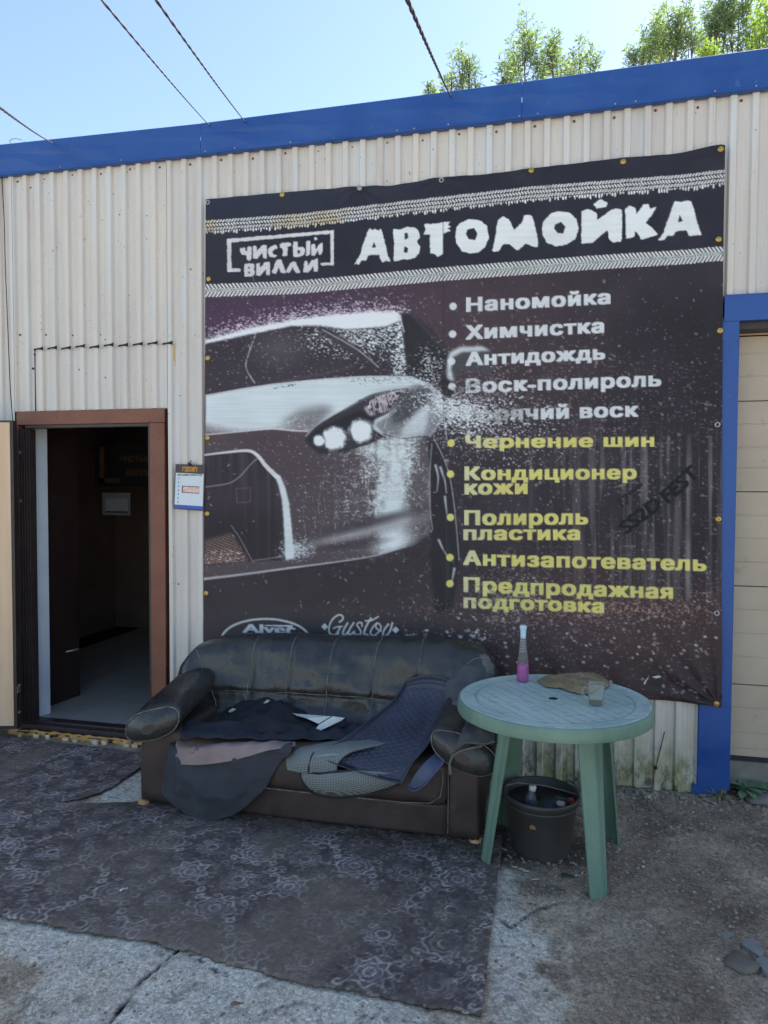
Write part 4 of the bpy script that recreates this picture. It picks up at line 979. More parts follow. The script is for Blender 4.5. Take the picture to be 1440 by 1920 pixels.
# dim name board and pinned paper on the back wall of the room
sgn = thing('name_board', at(230, 870, 1.4), 'dim orange bracketed name board hanging in the dark doorway', 'sign')
OR = mat('dull_orange', lin((104, 76, 48)), lin((88, 64, 42)), rough=.7, scale=5)
def flatbox(px0, py0, px1, py1, y, t=.01): a = at(px0, py1, y); b_ = at(px1, py0, y); return (a[0], y-t, min(a[2], b_[2])), (b_[0], y, max(a[2], b_[2]))
BY = 1.4
for q in ((188, 838, 196, 905), (188, 897, 226, 905)): box('bracket', *flatbox(*q, BY), OR, sgn)
box('back_plate', *flatbox(180, 828, 296, 912, BY+.012), M['dark'], sgn)
def text_mesh(name, txt, width, origin, mat_, parent, italic=0.0, bold=0.0, y=0.0, h=None):
    cu = bpy.data.curves.new('tmp_text', 'FONT'); cu.body = txt; cu.resolution_u = 2; cu.offset = bold; cu.shear = italic
    ob = bpy.data.objects.new('tmp_text', cu); COL.objects.link(ob); dg = bpy.context.evaluated_depsgraph_get(); dg.update()
    me = ob.evaluated_get(dg).to_mesh(); v = np.array([q.co[:] for q in me.vertices]); f = [tuple(p.vertices) for p in me.polygons]
    ob.evaluated_get(dg).to_mesh_clear(); bpy.data.objects.remove(ob); bpy.data.curves.remove(cu)
    s = width/(v[:, 0].max()-v[:, 0].min()); sz = s if h is None else h/(v[:, 1].max()-v[:, 1].min())
    V = np.stack([origin[0]+(v[:, 0]-v[:, 0].min())*s, np.full(len(v), y), origin[2]+v[:, 1]*sz], 1)
    return mesh(name, V, f, mat_, parent, smooth=False)
o1 = at(226, 866, BY); o2 = at(238, 892, BY); w_ = at(284, 866, BY)[0]-o1[0]
text_mesh('lettering', 'ЧИСТЫЙ', w_, o1, OR, sgn, y=BY-.012, bold=.02); text_mesh('lettering', 'ВИЛЛИ', w_*.8, o2, OR, sgn, y=BY-.012, bold=.02)
nb = thing('notice_frame', at(218, 945, .9), 'small grey framed notice on the wall seen through the open doorway', 'notice')
box('frame', *flatbox(193, 924, 245, 966, .9), mat('grey_frame', lin((84, 82, 84)), rough=.5), nb, bevel=.003)
lo, hi = flatbox(198, 935, 240, 958, .888, .002); box('paper', lo, hi, mat('grey_paper', lin((104, 102, 104)), rough=.7), nb)
lo, hi = flatbox(199, 959, 240, 961, .888, .002); box('slot', lo, hi, M['dark'], nb)
box('support_wall', (-4.0, .905, 0.06), (-3.0, .93, 2.6), M['inner_wall'], bld) if False else None

# ---- thin cable down the left end
cb = [at(3, 300, -.02), at(4, 340, -.012), at(8, 420, -.02), at(10, 500, -.02), at(14, 600, -.016), at(18, 700, -.02), at(20, 740, -.018), at(24, 788, -.02)]
tag(tube('wall_cable', cr(cb, 50, 0), .0028, M['cable'], None, 6), 'thin black cable hanging down the corrugated wall at its left end', 'cable')
lp = [at(33+10*math.cos(a)*1.4, 271+4*math.sin(a)-4, .05)+np.array([0, .02*math.sin(a), 0]) for a in np.linspace(-.4, 5.6, 26)]
tag(tube('wire_loop', lp, .0018, M['cable'], None, 5), 'small loose loop of wire lying on top of the blue fascia', 'wire')
# ---- overhead cables: two strands twisted together
def twisted(px0, py0, px1, py1, r_, label, group, ynear=-2.6):
    A = at(px0, py0, -.02); A[2] += .0; B = at(px1, py1, ynear); d = B-A; C_ = A+d*1.8
    n = 500; t = np.linspace(0, 1, n); core = A+(C_-A)*t[:, None]; core[:, 2] -= .05*np.sin(t*math.pi)*np.linalg.norm(d)*.12
    parts = []
    for ph in (0, math.pi):
        a = t*np.linalg.norm(C_-A)*34+ph; off = np.stack([np.cos(a), 0*a, np.sin(a)], 1)*r_*.38; parts.append(tube_vf(core+off, r_*.8, 6))
    V, Fc = join(parts); o = mesh('overhead_cable', V, Fc, M['cable']); return tag(o, label, 'cable', group)
G_ = 'cables running out over the roof edge'
twisted(100, 269, 0, 183, .0028, 'leftmost twisted overhead cable, meeting the fascia near its left end', G_)
twisted(393, 236, 205, 0, .0024, 'twisted overhead cable meeting the blue fascia above the left edge of the banner', G_)
twisted(460, 229, 305, 0, .0027, 'second twisted overhead cable to the right of the banner edge, close beside another', G_)
twisted(845, 181, 772, 0, .0038, 'thickest dark overhead cable, meeting the fascia beside the leafy treetops', G_)

# ---------------------------------------------------------------- banner
ban = thing('advertising_banner', (-.57, -.02, .6), 'large dark car wash banner printed with a wet car and a list of services', 'banner')
def banner():
    nu, nv = 640, 690
    # corner positions on the wall (x, z)
    top = cr(np.array([at(*p, -.02)[[0, 2]] for p in ((387, 375), (530, 362), (675, 351), (740, 348.5), (828, 334), (910, 328), (996, 317), (1085, 307), (1168, 297), (1260, 290), (1340, 276.5), (1357, 277))]), 400, 0)
    bot = cr(np.array([at(*p, -.02)[[0, 2]] for p in ((381, 1235), (600, 1262), (900, 1290), (1224, 1311), (1300, 1318), (1351, 1325))]), 100, 0)
    u = np.linspace(0, 1, nu); v = np.linspace(0, 1, nv)
    L = np.stack([np.interp(v, [0, .35, .75, 1], [at(387, 375)[0], at(386, 700)[0], at(384, 1050)[0], at(382, 1235)[0]]), v], 1)
    xl = np.interp(v, [0, .2, .5, .95, 1], [at(387, 375, -.02)[0], at(386, 560, -.02)[0], at(384.5, 800, -.02)[0], at(383, 1195, -.02)[0], at(382.5, 1235, -.02)[0]])
    xr = np.interp(v, [0, .2, .5, .8, 1], [at(1357, 277, -.02)[0], at(1354, 480, -.02)[0], at(1352, 800, -.02)[0], at(1351, 1100, -.02)[0], at(1351, 1325, -.02)[0]])
    U, Vv = np.meshgrid(u, v, indexing='ij')
    X = xl[None]+(xr-xl)[None]*U
    zt = np.interp(X[:, 0], top[:, 0], top[:, 1])[:, None]+0*Vv; zb = np.interp(X[:, 0], bot[:, 0], bot[:, 1])[:, None]+0*Vv
    Z = zt+(zb-zt)*Vv
    # folds: pulls from the eyelets at the top, slack folds at the lower right
    y = -.020-.004*np.sin(U*9+.5)*np.sin(Vv*3.1)
    for (px, py, s) in ((675, 353, 1.0), (828, 338, .7), (1350, 284, .5), (996, 320, .4)):
        c = at(px, py, -.02); dx = X-c[0]; dz = c[2]-Z; rr = np.hypot(dx, dz)+1e-4; an = np.arctan2(dx, dz)
        y -= s*.012*np.exp(-rr/.16)*np.abs(np.sin(an*5+1))*np.clip(rr/.03, 0, 1)
    c = at(1342, 1318, -.02); dx = c[0]-X; dz = Z-c[2]; rr = np.hypot(dx, dz)+1e-4; an = np.arctan2(dz, dx)
    y -= .026*np.exp(-rr/.40)*(.5+.5*np.sin(an*13))*np.clip(rr/.06, 0, 1)
    c = at(960, 1290, -.02); y -= .010*np.exp(-((Vv-1)/.14)**2)*np.sin(X*21+Z*9)
    y -= .005*np.sin((X+Z*.6)*16)*np.clip((Vv-.80)/.2, 0, 1)
    y -= .0035*np.exp(-((Vv)/.10)**2)*(1+np.sin(X*38))
    y -= .006*(fbm(nu, nv, 130, 55, 3)-.5)
    pass
    y = np.minimum(y-.004, -.0280); y = y-.016*np.clip((X-.70)/.08, 0, 1)
    P = np.stack([X, y, Z], -1)
    Q = P.copy(); Q[..., 1] = -.02
    px, py = project(Q)
    A = paint_banner()
    col = bilinear(lin_arr(A), py-AY0, px-AX0)
    o = sheet('banner_cloth', P, mat_vcol('printed_vinyl', 'print', rough=.62, spec=.3, bump=.05, bscale=500, fine=.07, fscale=240), ban)
    set_vcol(o, 'print', np.clip(col.reshape(-1, 3)**1.08*1.38+.002, 0, .8))
    return P
BP = banner()
def eyelet(px, py, ring=False, brass=True):
    c = at(px, py, -.02); i = np.argmin((BP[..., 0]-c[0])**2+(BP[..., 2]-c[2])**2); yb = BP.reshape(-1, 3)[i][1]
    prof = [(.0065, 0), (.0085, .003), (.012, .0035), (.0145, .001), (.015, -.001)] if ring else [(0, .006), (.004, .006), (.0055, .003), (.008, .0035), (.012, .0035), (.0145, .001), (.015, -.001)]
    V, Fc = lathe_vf(prof, (0, 0, 0), 14); Fc = [f for f in Fc if len(f) == 4]
    V = np.stack([V[:, 0]+c[0], -V[:, 2]+yb-.002, V[:, 1]+c[2]], 1)
    g = mesh('grommet', V, Fc, M['brass' if brass else 'steel'], ban)
    return g
for q in ((391.5, 381, 1, 0), (530, 366, 0, 1), (675, 354, 0, 0), (828, 339, 1, 0), (996, 321, 0, 1), (1168, 305, 0, 1), (1349, 284, 0, 1), (1345, 452, 0, 1), (1348, 622, 0, 1), (1343, 797, 1, 0), (1345, 973, 0, 1), (1341, 1148, 1, 0), (1341, 1317, 0, 1), (392.5, 524, 0, 1), (391, 672, 0, 1), (390.5, 821, 0, 1), (390, 963, 0, 1), (388, 1112, 0, 1)):
    eyelet(q[0], q[1], bool(q[2]), bool(q[3]))
tw = at(996, 316, -.035)
tube('tie_wire', [tw+np.array(d) for d in ((-.035, 0, .012), (-.015, -.006, .002), (0, -.008, -.004), (.012, -.006, .010), (.016, 0, .045))], .0013, M['steel'], ban, 5)

# ---------------------------------------------------------------- opening hours board
hb = thing('opening_hours_board', at(356, 915, -.03), 'small white opening hours board with a dark header hanging left of the banner', 'sign')
tl, tr_, bl_, br_ = at(330, 870, -.03), at(385.5, 872, -.03), at(326.5, 954, -.03), at(383, 958, -.03)
def hq(u, v, d=0.0): p = tl*(1-u)*(1-v)+tr_*u*(1-v)+bl_*(1-u)*v+br_*u*v; return np.array([p[0], -.030-d, p[2]])
def hbox(name, u0, v0, u1, v1, d0, d1, m, par=None):
    V = [hq(u, v, d) for d in (d0, d1) for u, v in ((u0, v0), (u1, v0), (u1, v1), (u0, v1))]
    return mesh(name, V, [(3, 2, 1, 0), (4, 5, 6, 7), (0, 1, 5, 4), (1, 2, 6, 5), (2, 3, 7, 6), (3, 0, 4, 7)], m, par or hb, smooth=False)
hd = mat('board_header', lin((64, 56, 58)), lin((76, 66, 66)), rough=.5, scale=9); wp = mat('board_white', lin((205, 212, 214)), lin((214, 220, 222)), rough=.45, scale=4); bk = mat('ink_black', lin((26, 26, 28)), rough=.6); og = mat('ink_orange', lin((226, 156, 44)), rough=.6)
bl2 = mat('ink_blue', lin((48, 92, 184)), lin((70, 84, 180)), rough=.5, scale=10); dr = mat('ink_drop_blue', lin((96, 160, 190)), rough=.5)
hbox('board', 0, 0, 1, 1, 0, .006, hd); hbox('white_panel', .03, .195, .965, .90, .0065, .008, wp); hbox('blue_band', .02, .905, .98, .975, .0065, .008, bl2)
hbox('logo_bar', .25, .055, .74, .065, .0065, .0075, og); hbox('logo_bar', .25, .065, .27, .145, .0065, .0075, og); hbox('logo_bar', .72, .065, .74, .16, .0065, .0075, og)
w_ = (hq(.70, 0)-hq(.31, 0))[0]
text_mesh('logo_lettering', 'ЧИСТЫЙ', w_, hq(.31, .112), og, hb, bold=.03, y=-.0385); text_mesh('logo_lettering', 'ВИЛЛИ', w_*.86, hq(.34, .165), og, hb, bold=.03, y=-.0385)
text_mesh('heading_lettering', 'РЕЖИМ РАБОТЫ', (hq(.93, 0)-hq(.09, 0))[0], hq(.09, .262), bk, hb, italic=.25, bold=.02, y=-.0392, h=.013)
for k in range(7):
    c = hq(.14, .315+.087*k); V = [(c[0], -.0395, c[2]+.008)]+[(c[0]+.0046*math.cos(a), -.0395, c[2]-.002+.0046*math.sin(a)) for a in np.linspace(math.pi*.85, math.pi*2.15, 9)]
    mesh('drop_mark', V, [tuple(range(10))], dr, hb, smooth=False)
hbox('time_box', .26, .475, .84, .487, .0085, .0095, bk); hbox('time_box', .26, .487, .285, .615, .0085, .0095, bk); hbox('time_box', .26, .615, .84, .627, .0085, .0095, bk)
hbox('time_slip', .285, .49, .84, .612, .0085, .009, mat('pink_slip', lin((228, 208, 200)), lin((216, 150, 134)), rough=.6, scale=60))
hk = hq(.5, 0); tube('hook', [hk+np.array(d) for d in ((-.012, -.008, .002), (-.008, -.01, .012), (0, -.012, .004), (.006, -.012, .016), (.004, .0, .022))], .0028, M['dark'], hb, 6); box('clip', (hk[0]-.011, -.045, hk[2]-.006), (hk[0]+.011, -.036, hk[2]+.006), M['dark'], hb, bevel=.001)
# ---------------------------------------------------------------- carpets
def rug_tile(n=176):
    """one repeat of the carpet pattern: ornament lines and paler ground patches, values 0..1"""
    Y_, X_ = np.mgrid[0:n, 0:n].astype(np.float32)/n
    A = np.zeros((n, n), np.float32); B = np.zeros((n, n), np.float32)
    wrap = [(ox, oy) for ox in (-1, 0, 1) for oy in (-1, 0, 1)]
    def S(pts, w, v=1.0, c=(.5, .5), k=1.0, quad=True):
        nonlocal A
        for sx in (1, -1):
            for sy in ((1, -1) if quad else (1,)):
                q = [(c[0]+sx*x*k, c[1]+sy*y*k) for x, y in pts]
                for ox, oy in wrap:
                    if min((x+ox) for x, y in q) > 1.05 or max((x+ox) for x, y in q) < -.05 or min((y+oy) for x, y in q) > 1.05 or max((y+oy) for x, y in q) < -.05: continue
                    A = np.maximum(A, v*stroke([((x+ox)*n, (y+oy)*n) for x, y in q], w*n/176, .5, X=X_*n, Y=Y_*n))
    def patch(pts, c, k=1.0, v=1.0):
        nonlocal B
        for ox, oy in wrap:
            B = np.maximum(B, v*poly([((c[0]+x*k+ox)*n, (c[1]+y*k+oy)*n) for x, y in pts], 2, X=X_*n, Y=Y_*n))
    octo = [(-.10, -.17), (.10, -.17), (.17, -.10), (.17, .10), (.10, .17), (-.10, .17), (-.17, .10), (-.17, -.10)]
    star = [(0, -.20), (.06, -.12), (.15, -.15), (.12, -.06), (.20, 0), (.12, .06), (.15, .15), (.06, .12), (0, .20), (-.06, .12), (-.15, .15), (-.12, .06), (-.20, 0), (-.12, -.06), (-.15, -.15), (-.06, -.12)]
    for c, k in (((.25, .22), 0), ((.75, .72), 1)):
        if k == 0:
            patch(octo, c, .85, .6)
            S([(0, .17), (.05, .13), (.11, .14), (.13, .08), (.18, .03), (.17, 0)], 2.6, 1, c); S([(0, .115), (.05, .09), (.09, .09), (.10, .04), (.125, 0)], 2.0, .8, c)
            S([(0, .055), (.035, .035), (.055, 0)], 2.6, .9, c); S([(.12, .13), (.17, .13), (.22, .10), (.245, .13), (.22, .17), (.18, .165), (.19, .14)], 2.4, .95, c)
            S([(.17, .0), (.21, .035), (.26, .02), (.25, -.01)], 2.0, .8, c); S([(0, .17), (.03, .215), (.08, .22), (.09, .185), (.055, .18)], 2.2, .85, c)
            S([(.05, .17), (.10, .20), (.15, .22), (.16, .26)], 1.8, .6, c)
        else:
            patch(star, c, .95, .8)
            S([(0, .19), (.06, .12), (.14, .14), (.12, .06), (.19, 0)], 2.6, 1, c); S([(0, .105), (.04, .10), (.06, .06), (.10, .04), (.105, 0)], 2.2, .85, c)
            S([(0, .05), (.03, .045), (.05, .0)], 2.6, .9, c); S([(.14, .14), (.19, .19), (.24, .17), (.22, .13), (.19, .14)], 2.2, .9, c)
            S([(.03, .20), (.07, .23), (.12, .21)], 2.0, .7, c); S([(.19, .02), (.23, .05), (.26, .03)], 1.8, .7, c)
    for c in ((.75, .22), (.25, .72)):
        patch([(-.14, -.10), (.14, -.12), (.16, .10), (-.12, .13)], c, 1.0, .5)
        S([(0, .06), (.04, .045), (.06, 0)], 2.6, .9, c); S([(.0, .095), (.05, .085), (.085, .05), (.095, 0)], 1.8, .6, c)
        S([(.06, .11), (.11, .12), (.14, .08), (.11, .06), (.09, .08)], 2.0, .75, c); S([(.0, .13), (.03, .16), (.07, .15)], 1.8, .6, c); S([(.12, 0), (.15, .03), (.18, 0)], 1.8, .6, c)
    for c in ((.5, .47), (0, .47), (.5, .97), (0, .97)):
        S([(0, .035), (.02, .03), (.035, 0)], 2.6, .85, c); S([(.04, .05), (.06, .07), (.09, .06)], 1.8, .6, c)
    return A, B
TA, TB = rug_tile()
def rug(name, x0, x1, front, back, step, seed, label, zoff, rot=0.0):
    nu = int((x1-x0)/step)+1; nv = int((np.mean(back(np.array([x0, x1])))-np.mean(front(np.array([x0, x1]))))/step)+1
    u = np.linspace(x0, x1, nu); r_ = np.random.default_rng(seed)
    f = front(u)+.014*(noise(1, nu, 6, seed)[0]-.5)+.008*(noise(1, nu, 2, seed+30)[0]-.5)+.010*(noise(1, nu, 30, seed+1)[0]-.5); b_ = back(u)+.008*(noise(1, nu, 12, seed+2)[0]-.5)
    V_ = np.linspace(0, 1, nv)[None]; X = np.repeat(u[:, None], nv, 1); Y = f[:, None]+(b_-f)[:, None]*V_
    ex = .004*(noise(1, nv, 8, seed+5)[0]-.5)+.008*(noise(1, nv, 35, seed+6)[0]-.5)
    X = X+ex[None]*np.clip((X-x0)/(x1-x0), 0, 1)**8
    rum = fbm(nu, nv, .30/step, seed+3, 3); med = fbm(nu, nv, .07/step, seed+4, 3)
    gzm = bilinear(gZ[..., None], np.interp(X, _ix, np.arange(len(_ix))), np.interp(Y, _iy, np.arange(len(_iy))))[..., 0]
    Z = .016+zoff+.45*gzm+.016*(rum-.5)+.006*(med-.5)
    edge = np.minimum(np.minimum(V_*nv, (1-V_)*nv)*step+0*X, (x1-X)); Z = Z-.007*np.exp(-edge/.006)
    Z += .0035*np.exp(-((Y+1.3+.12*np.sin(X*2))/.02)**2)*(X < -1.2)
    # pattern
    c, s = math.cos(rot), math.sin(rot)
    wx = .010*(fbm(nu, nv, .12/step, seed+7, 2)-.5); wy = .010*(fbm(nu, nv, .12/step, seed+8, 2)-.5)
    a = (c*X+s*Y+wx)/.43; b = (-s*X+c*Y+wy)/.40; n = TA.shape[0]
    a = (a % 1)*n; b = (b % 1)*n
    Tp = np.pad(np.stack([TA, TB], -1), ((0, 2), (0, 2), (0, 0)), mode='wrap'); t = bilinear(Tp, b, a); A, B = t[..., 0], t[..., 1]
    a2 = ((a*.62+b*.35+20) % n); b2 = ((b*.62-a*.35+70) % n); A = np.maximum(A, 0.38*bilinear(Tp, (b2*1.75) % n, (a2*1.75) % n)[..., 0])
    wear = fbm(nu, nv, .22/step, seed+9, 3); wear2 = fbm(nu, nv, .05/step, seed+10, 3); wear3 = fbm(nu, nv, .15/step, seed+20, 2); fine = noise(nu, nv, 2.2, seed+11); fine2 = fbm(nu, nv, 3.2, seed+12, 2)
    base = np.array(lin((86, 77, 74))); base2 = np.array(lin((106, 95, 90))); line = np.array(lin((208, 194, 186))); warm = np.array(lin((88, 66, 58))); mud = np.array(lin((126, 113, 100)))
    m = lambda p, q, k: p*(1-k[..., None])+q*k[..., None]
    C = m(base+0*X[..., None], base2, np.clip((fine2-.3)*2, 0, 1)); C = m(C, np.array(lin((124, 114, 116))), B*np.clip((wear3-.35)*3, 0, 1)*.75)
    C = m(C, warm, np.clip((wear-.5)*3, 0, 1)*.35*B)
    keep = np.clip(.35+(wear2-.35)*2.2, 0, 1)*np.clip(1.25-(wear-.35)*1.6, .15, 1)*(.55+.75*fine)
    C = m(C, line, np.clip(A*keep*1.3, 0, 1)*.82)
    dirt = np.clip((fbm(nu, nv, .35/step, seed+14, 4)-.46)*4, 0, 1); C = m(C, mud, dirt*.65)
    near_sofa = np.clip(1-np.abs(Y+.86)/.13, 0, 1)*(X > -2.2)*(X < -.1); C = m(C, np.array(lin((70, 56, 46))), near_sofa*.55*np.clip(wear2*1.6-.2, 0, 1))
    sp_ = noise(nu, nv, 1.4, seed+15); C = m(C, np.array(lin((170, 162, 150))), ((sp_ > .985)*1.0)*.7)
    C *= (.82+.36*noise(nu, nv, 1.3, seed+16))[..., None]
    o = sheet(name, np.stack([X, Y, Z], -1), mat_vcol(name+'_pile', 'pile', rough=.95, spec=.15, bump=.5, bscale=420, fine=.22, fscale=330), None, thick=.009)
    set_vcol(o, 'pile', C.reshape(-1, 3)); tag(o, label, 'carpet')
    return o
rug('carpet', -3.95, -.168, lambda x: np.interp(x, [-3.9, -1.93, -1.3, -1.0, -.75, -.5, -.165], [-1.70, -1.728, -1.735, -1.765, -1.795, -1.80, -1.80]), lambda x: np.interp(x, [-3.9, -2.6, -2.25, -2.0, -1.7, -.165], [-.98, -.92, -.87, -.80, -.62, -.60]), .0056, 500, 'large worn dark ornamental carpet lying in front of the sofa, its torn edge nearest', .006)
rug('carpet', -3.95, -2.20, lambda x: np.interp(x, [-3.9, -2.6, -2.28, -2.2], [-1.05, -.97, -.82, -.68]), lambda x: np.interp(x, [-3.9, -3.3, -2.7, -2.2], [-.125, -.155, -.17, -.20]), .0062, 640, 'second dark ornamental carpet lying under the doorway, left of the sofa', .000, rot=.06)

# ---------------------------------------------------------------- sofa
LEA = mat('black_leather', lin((44, 45, 44)), lin((60, 60, 57)), rough=.30, scale=7, bump=.34, bscale=48, c3=lin((68, 68, 66)), s3=16, th3=.64, rvar=.12, spec=.6)
BRN = mat('brown_leather', lin((56, 45, 43)), lin((70, 57, 54)), rough=.5, scale=6, bump=.10, bscale=30, c3=lin((74, 60, 52)), s3=14, th3=.6, rvar=.1)
PIP = mat('seam_piping', lin((132, 130, 122)), lin((80, 78, 74)), rough=.7, scale=30)
WORN = mat('worn_backing', lin((92, 92, 90)), lin((112, 108, 104)), rough=.85, scale=30, bump=.2, bscale=90)
SX0, SX1 = -1.935, -.262
sofa = thing('sofa', (-1.1, -.45, 0), 'worn black and brown leather sofa with rolled arms standing on the carpet under the banner', 'sofa')
def backrest():
    nu, nv = 260, 110
    x0, x1 = -1.985, -.215
    u = np.linspace(0, 1, nu); xs = x0+(x1-x0)*u
    prof = np.array([(.0, .08), (.0, .35), (.01, .62), (-.02, .74), (-.09, .80), (-.17, .825), (-.25, .81), (-.30, .765), (-.325, .70), (-.345, .62), (-.36, .555), (-.352, .515), (-.375, .47), (-.40, .42), (-.42, .36), (-.42, .25)])
    Pr = cr(prof, nv, 0); vs = np.linspace(0, 1, nv)
    P = np.zeros((nu, nv, 3)); seams = [-1.53, -1.315, -1.085, -.845, -.615]
    topx = [x0, x0+.02, -1.89, -1.78, -1.66, -1.35, -1.04, -.49, -.38, -.30, -.245, x1]; topz = [.56, .62, .715, .755, .772, .785, .797, .812, .80, .775, .715, .60]
    for i, x in enumerate(xs):
        tz = np.interp(x, topx, topz); s = tz/.825
        e = max(0, 1-(x-x0)/.26)**2+max(0, 1-(x1-x)/.22)**2
        y = -.07+Pr[:, 0]-.13*e*np.clip(Pr[:, 1]/.6, 0, 1)
        if e > .35: y = np.interp(min((e-.35)/.65, 1), [0, 1], [0, 1])*(-.33-y)*.75+y
        z = Pr[:, 1]*np.where(Pr[:, 1] > .3, .3/Pr[:, 1]+(1-.3/Pr[:, 1])*((tz-.3)/(.825-.3)), 1)
        # quilting: front face puffs out between the seams
        fr_ = np.clip((vs-.30)/.08, 0, 1)*np.clip((.80-vs)/.05, 0, 1)
        d = min(abs(x-q-.03*0) for q in seams); g = 1-math.exp(-(d/.020)**2); puff = .014*fr_*g
        edge = (x < -1.62)*0.5
        y = y-puff
        P[i, :, 0] = x+.030*np.clip((Pr[:, 1]-.5)/.3, 0, 1)*(1-e*.5)*np.sign(1)*(0.5)
        P[i, :, 1] = y; P[i, :, 2] = z
    N_ = normals(P)
    n = pn(P, 4.2)*.014+pn(P, 11.0, 5)*.008+pn(P*np.array([3, 1, .8]), 9.0, 9)*.003
    P += N_*n[..., None]*np.sign(-N_[..., 1:2].mean())*0+np.stack([0*n, -n*np.clip((vs-.3)*6, 0, 1)[None], n*.5], -1)
    o = sheet('backrest', P, LEA, sofa)
    # stitched seams follow the surface
    def along(us, vlo, vhi, name='seam'):
        pts = []
        for k, v in enumerate(np.linspace(vlo, vhi, 30)):
            x = us(v) if callable(us) else us
            i = int(np.clip(np.interp(x, P[:, int(v*(nv-1)), 0], np.arange(nu)), 0, nu-1)); j = int(v*(nv-1)); pts.append(P[i, j]+np.array([0, -.0015, .0005]))
        return tube(name, pts, .0021, PIP, o, 5)
    for q in seams: along(lambda v, q=q: q+.03*np.clip((.62-v)*2.5, -.3, 1)*.6, .33, .985 if abs(q+1.085) < .3 else .88)
    hv = .715; pts = []
    for x in np.linspace(-1.66, -.72, 50):
        j = int((hv+.006*math.sin(x*7))*(nv-1)); i = int(np.interp(x, P[:, j, 0], np.arange(nu))); pts.append(P[i, j]+np.array([0, -.002, 0]))
    tube('seam', pts, .0021, PIP, o, 5)
    for xa, xb, va, vb in ((-.255, -.60, .40, .80), (-1.86, -1.70, .42, .85)):      # curved seams of the wings
        pts = []
        for t in np.linspace(0, 1, 26):
            v = va+(vb-va)*t; x = xa+(xb-xa)*(t**.8); j = int(v*(nv-1)); i = int(np.interp(x, P[:, j, 0], np.arange(nu))); pts.append(P[i, j]+np.array([0, -.002, 0]))
        tube('seam', pts, .0024, PIP, o, 5)
    # worn-off leather patches with ragged outline, standing a hair proud of the hide
    def patch(xc, vc, rx, rv, seed, m):
        j0, j1 = int((vc-rv)*(nv-1)), int((vc+rv)*(nv-1)); pts = []
        n_ = 22; ring = []
        for k in range(n_):
            a = 2*math.pi*k/n_; rr = .75+.45*mnoise.noise(Vector((seed, math.cos(a)*1.6, math.sin(a)*1.6)))+.12*math.sin(k*2.4)
            ring.append((xc+rx*rr*math.cos(a), vc+rv*rr*math.sin(a)))
        def S(x, v):
            f = v*(nv-1); j = int(np.clip(f, 0, nv-2)); t = f-j; q = 0
            for jj, w in ((j, 1-t), (j+1, t)):
                g = np.interp(x, P[:, jj, 0], np.arange(nu)); i = int(min(g, nu-2)); q = q+w*(P[i, jj]*(1-(g-i))+P[i+1, jj]*(g-i))
            return q+np.array([0, -.0022, .0012])
        V = [S(xc, vc)]+[S(xc+(x-xc)*.5, vc+(v-vc)*.5) for x, v in ring]+[S(x, v) for x, v in ring]
        Fc = [(0, 1+k, 1+(k+1) % n_) for k in range(n_)]+[(1+k, 1+n_+k, 1+n_+(k+1) % n_, 1+(k+1) % n_) for k in range(n_)]
        mesh('worn_patch', V, Fc, m, o)
    patch(-.265, .42, .042, .06, 1.0, WORN); patch(-1.80, .60, .05, .05, 3.0, mat('scuffed_leather', lin((60, 60, 64)), lin((84, 84, 86)), rough=.6, scale=26, bump=.2, bscale=60))
    patch(-.93, .80, .10, .035, 5.0, mat('scuffed_brown', lin((62, 52, 50)), lin((88, 74, 68)), rough=.7, scale=30)); patch(-.50, .70, .05, .06, 7.0, bpy.data.materials['scuffed_leather'])
    return P
backP = backrest()
def arm(sx, cx0, cx1, name='armrest'):
    """rolled arm running front to back; sx = side of the sofa it stands on"""
    nr, seg = 46, 40; P = np.zeros((nr, seg, 3))
    for i in range(nr):
        t = i/(nr-1); y = -.905+.60*t
        cap = math.sqrt(max(0, 1-(1-min(t/.10, 1))**2))
        cx = cx0+(cx1-cx0)*t; cz = .435+.10*t**.8; rx = (.150-.020*t)*(.25+.75*cap); rz = (.078+.012*t)*(.30+.70*cap)
        for k in range(seg):
            a = 2*math.pi*k/seg; ca, sa = math.cos(a), math.sin(a)
            X = cx+rx*math.copysign(abs(ca)**.85, ca); Z = cz+rz*math.copysign(abs(sa)**.85, sa)+sx*(-.30)*(X-cx)*(1 if t < .9 else 1)
            P[i, k] = (X, y-(.030*(1-cap)*0)+.05*(Z-cz)*(1-t)**4, Z)
    P += (pn(P, 7.0, sx*3)*.010+pn(P, 19.0, 2)*.0035)[..., None]*np.array([.3, .2, 1])
    o = sheet(name, P, LEA, sofa, closed_v=True, flip=True)
    i = 0; c = P[0].mean(0); V = np.vstack([P[0], c[None]]); f = mesh('arm_cap', V, [(k, (k+1) % seg, seg) for k in range(seg)], BRN, o)
    pts = [P[3, k]*1.0+np.array([0, -.003, 0]) for k in range(seg)]; tube('seam', pts+[pts[0]], .003, PIP, o, 5)
    return P
armL = arm(-1, -1.835, -1.865); armR = arm(1, -.335, -.315)
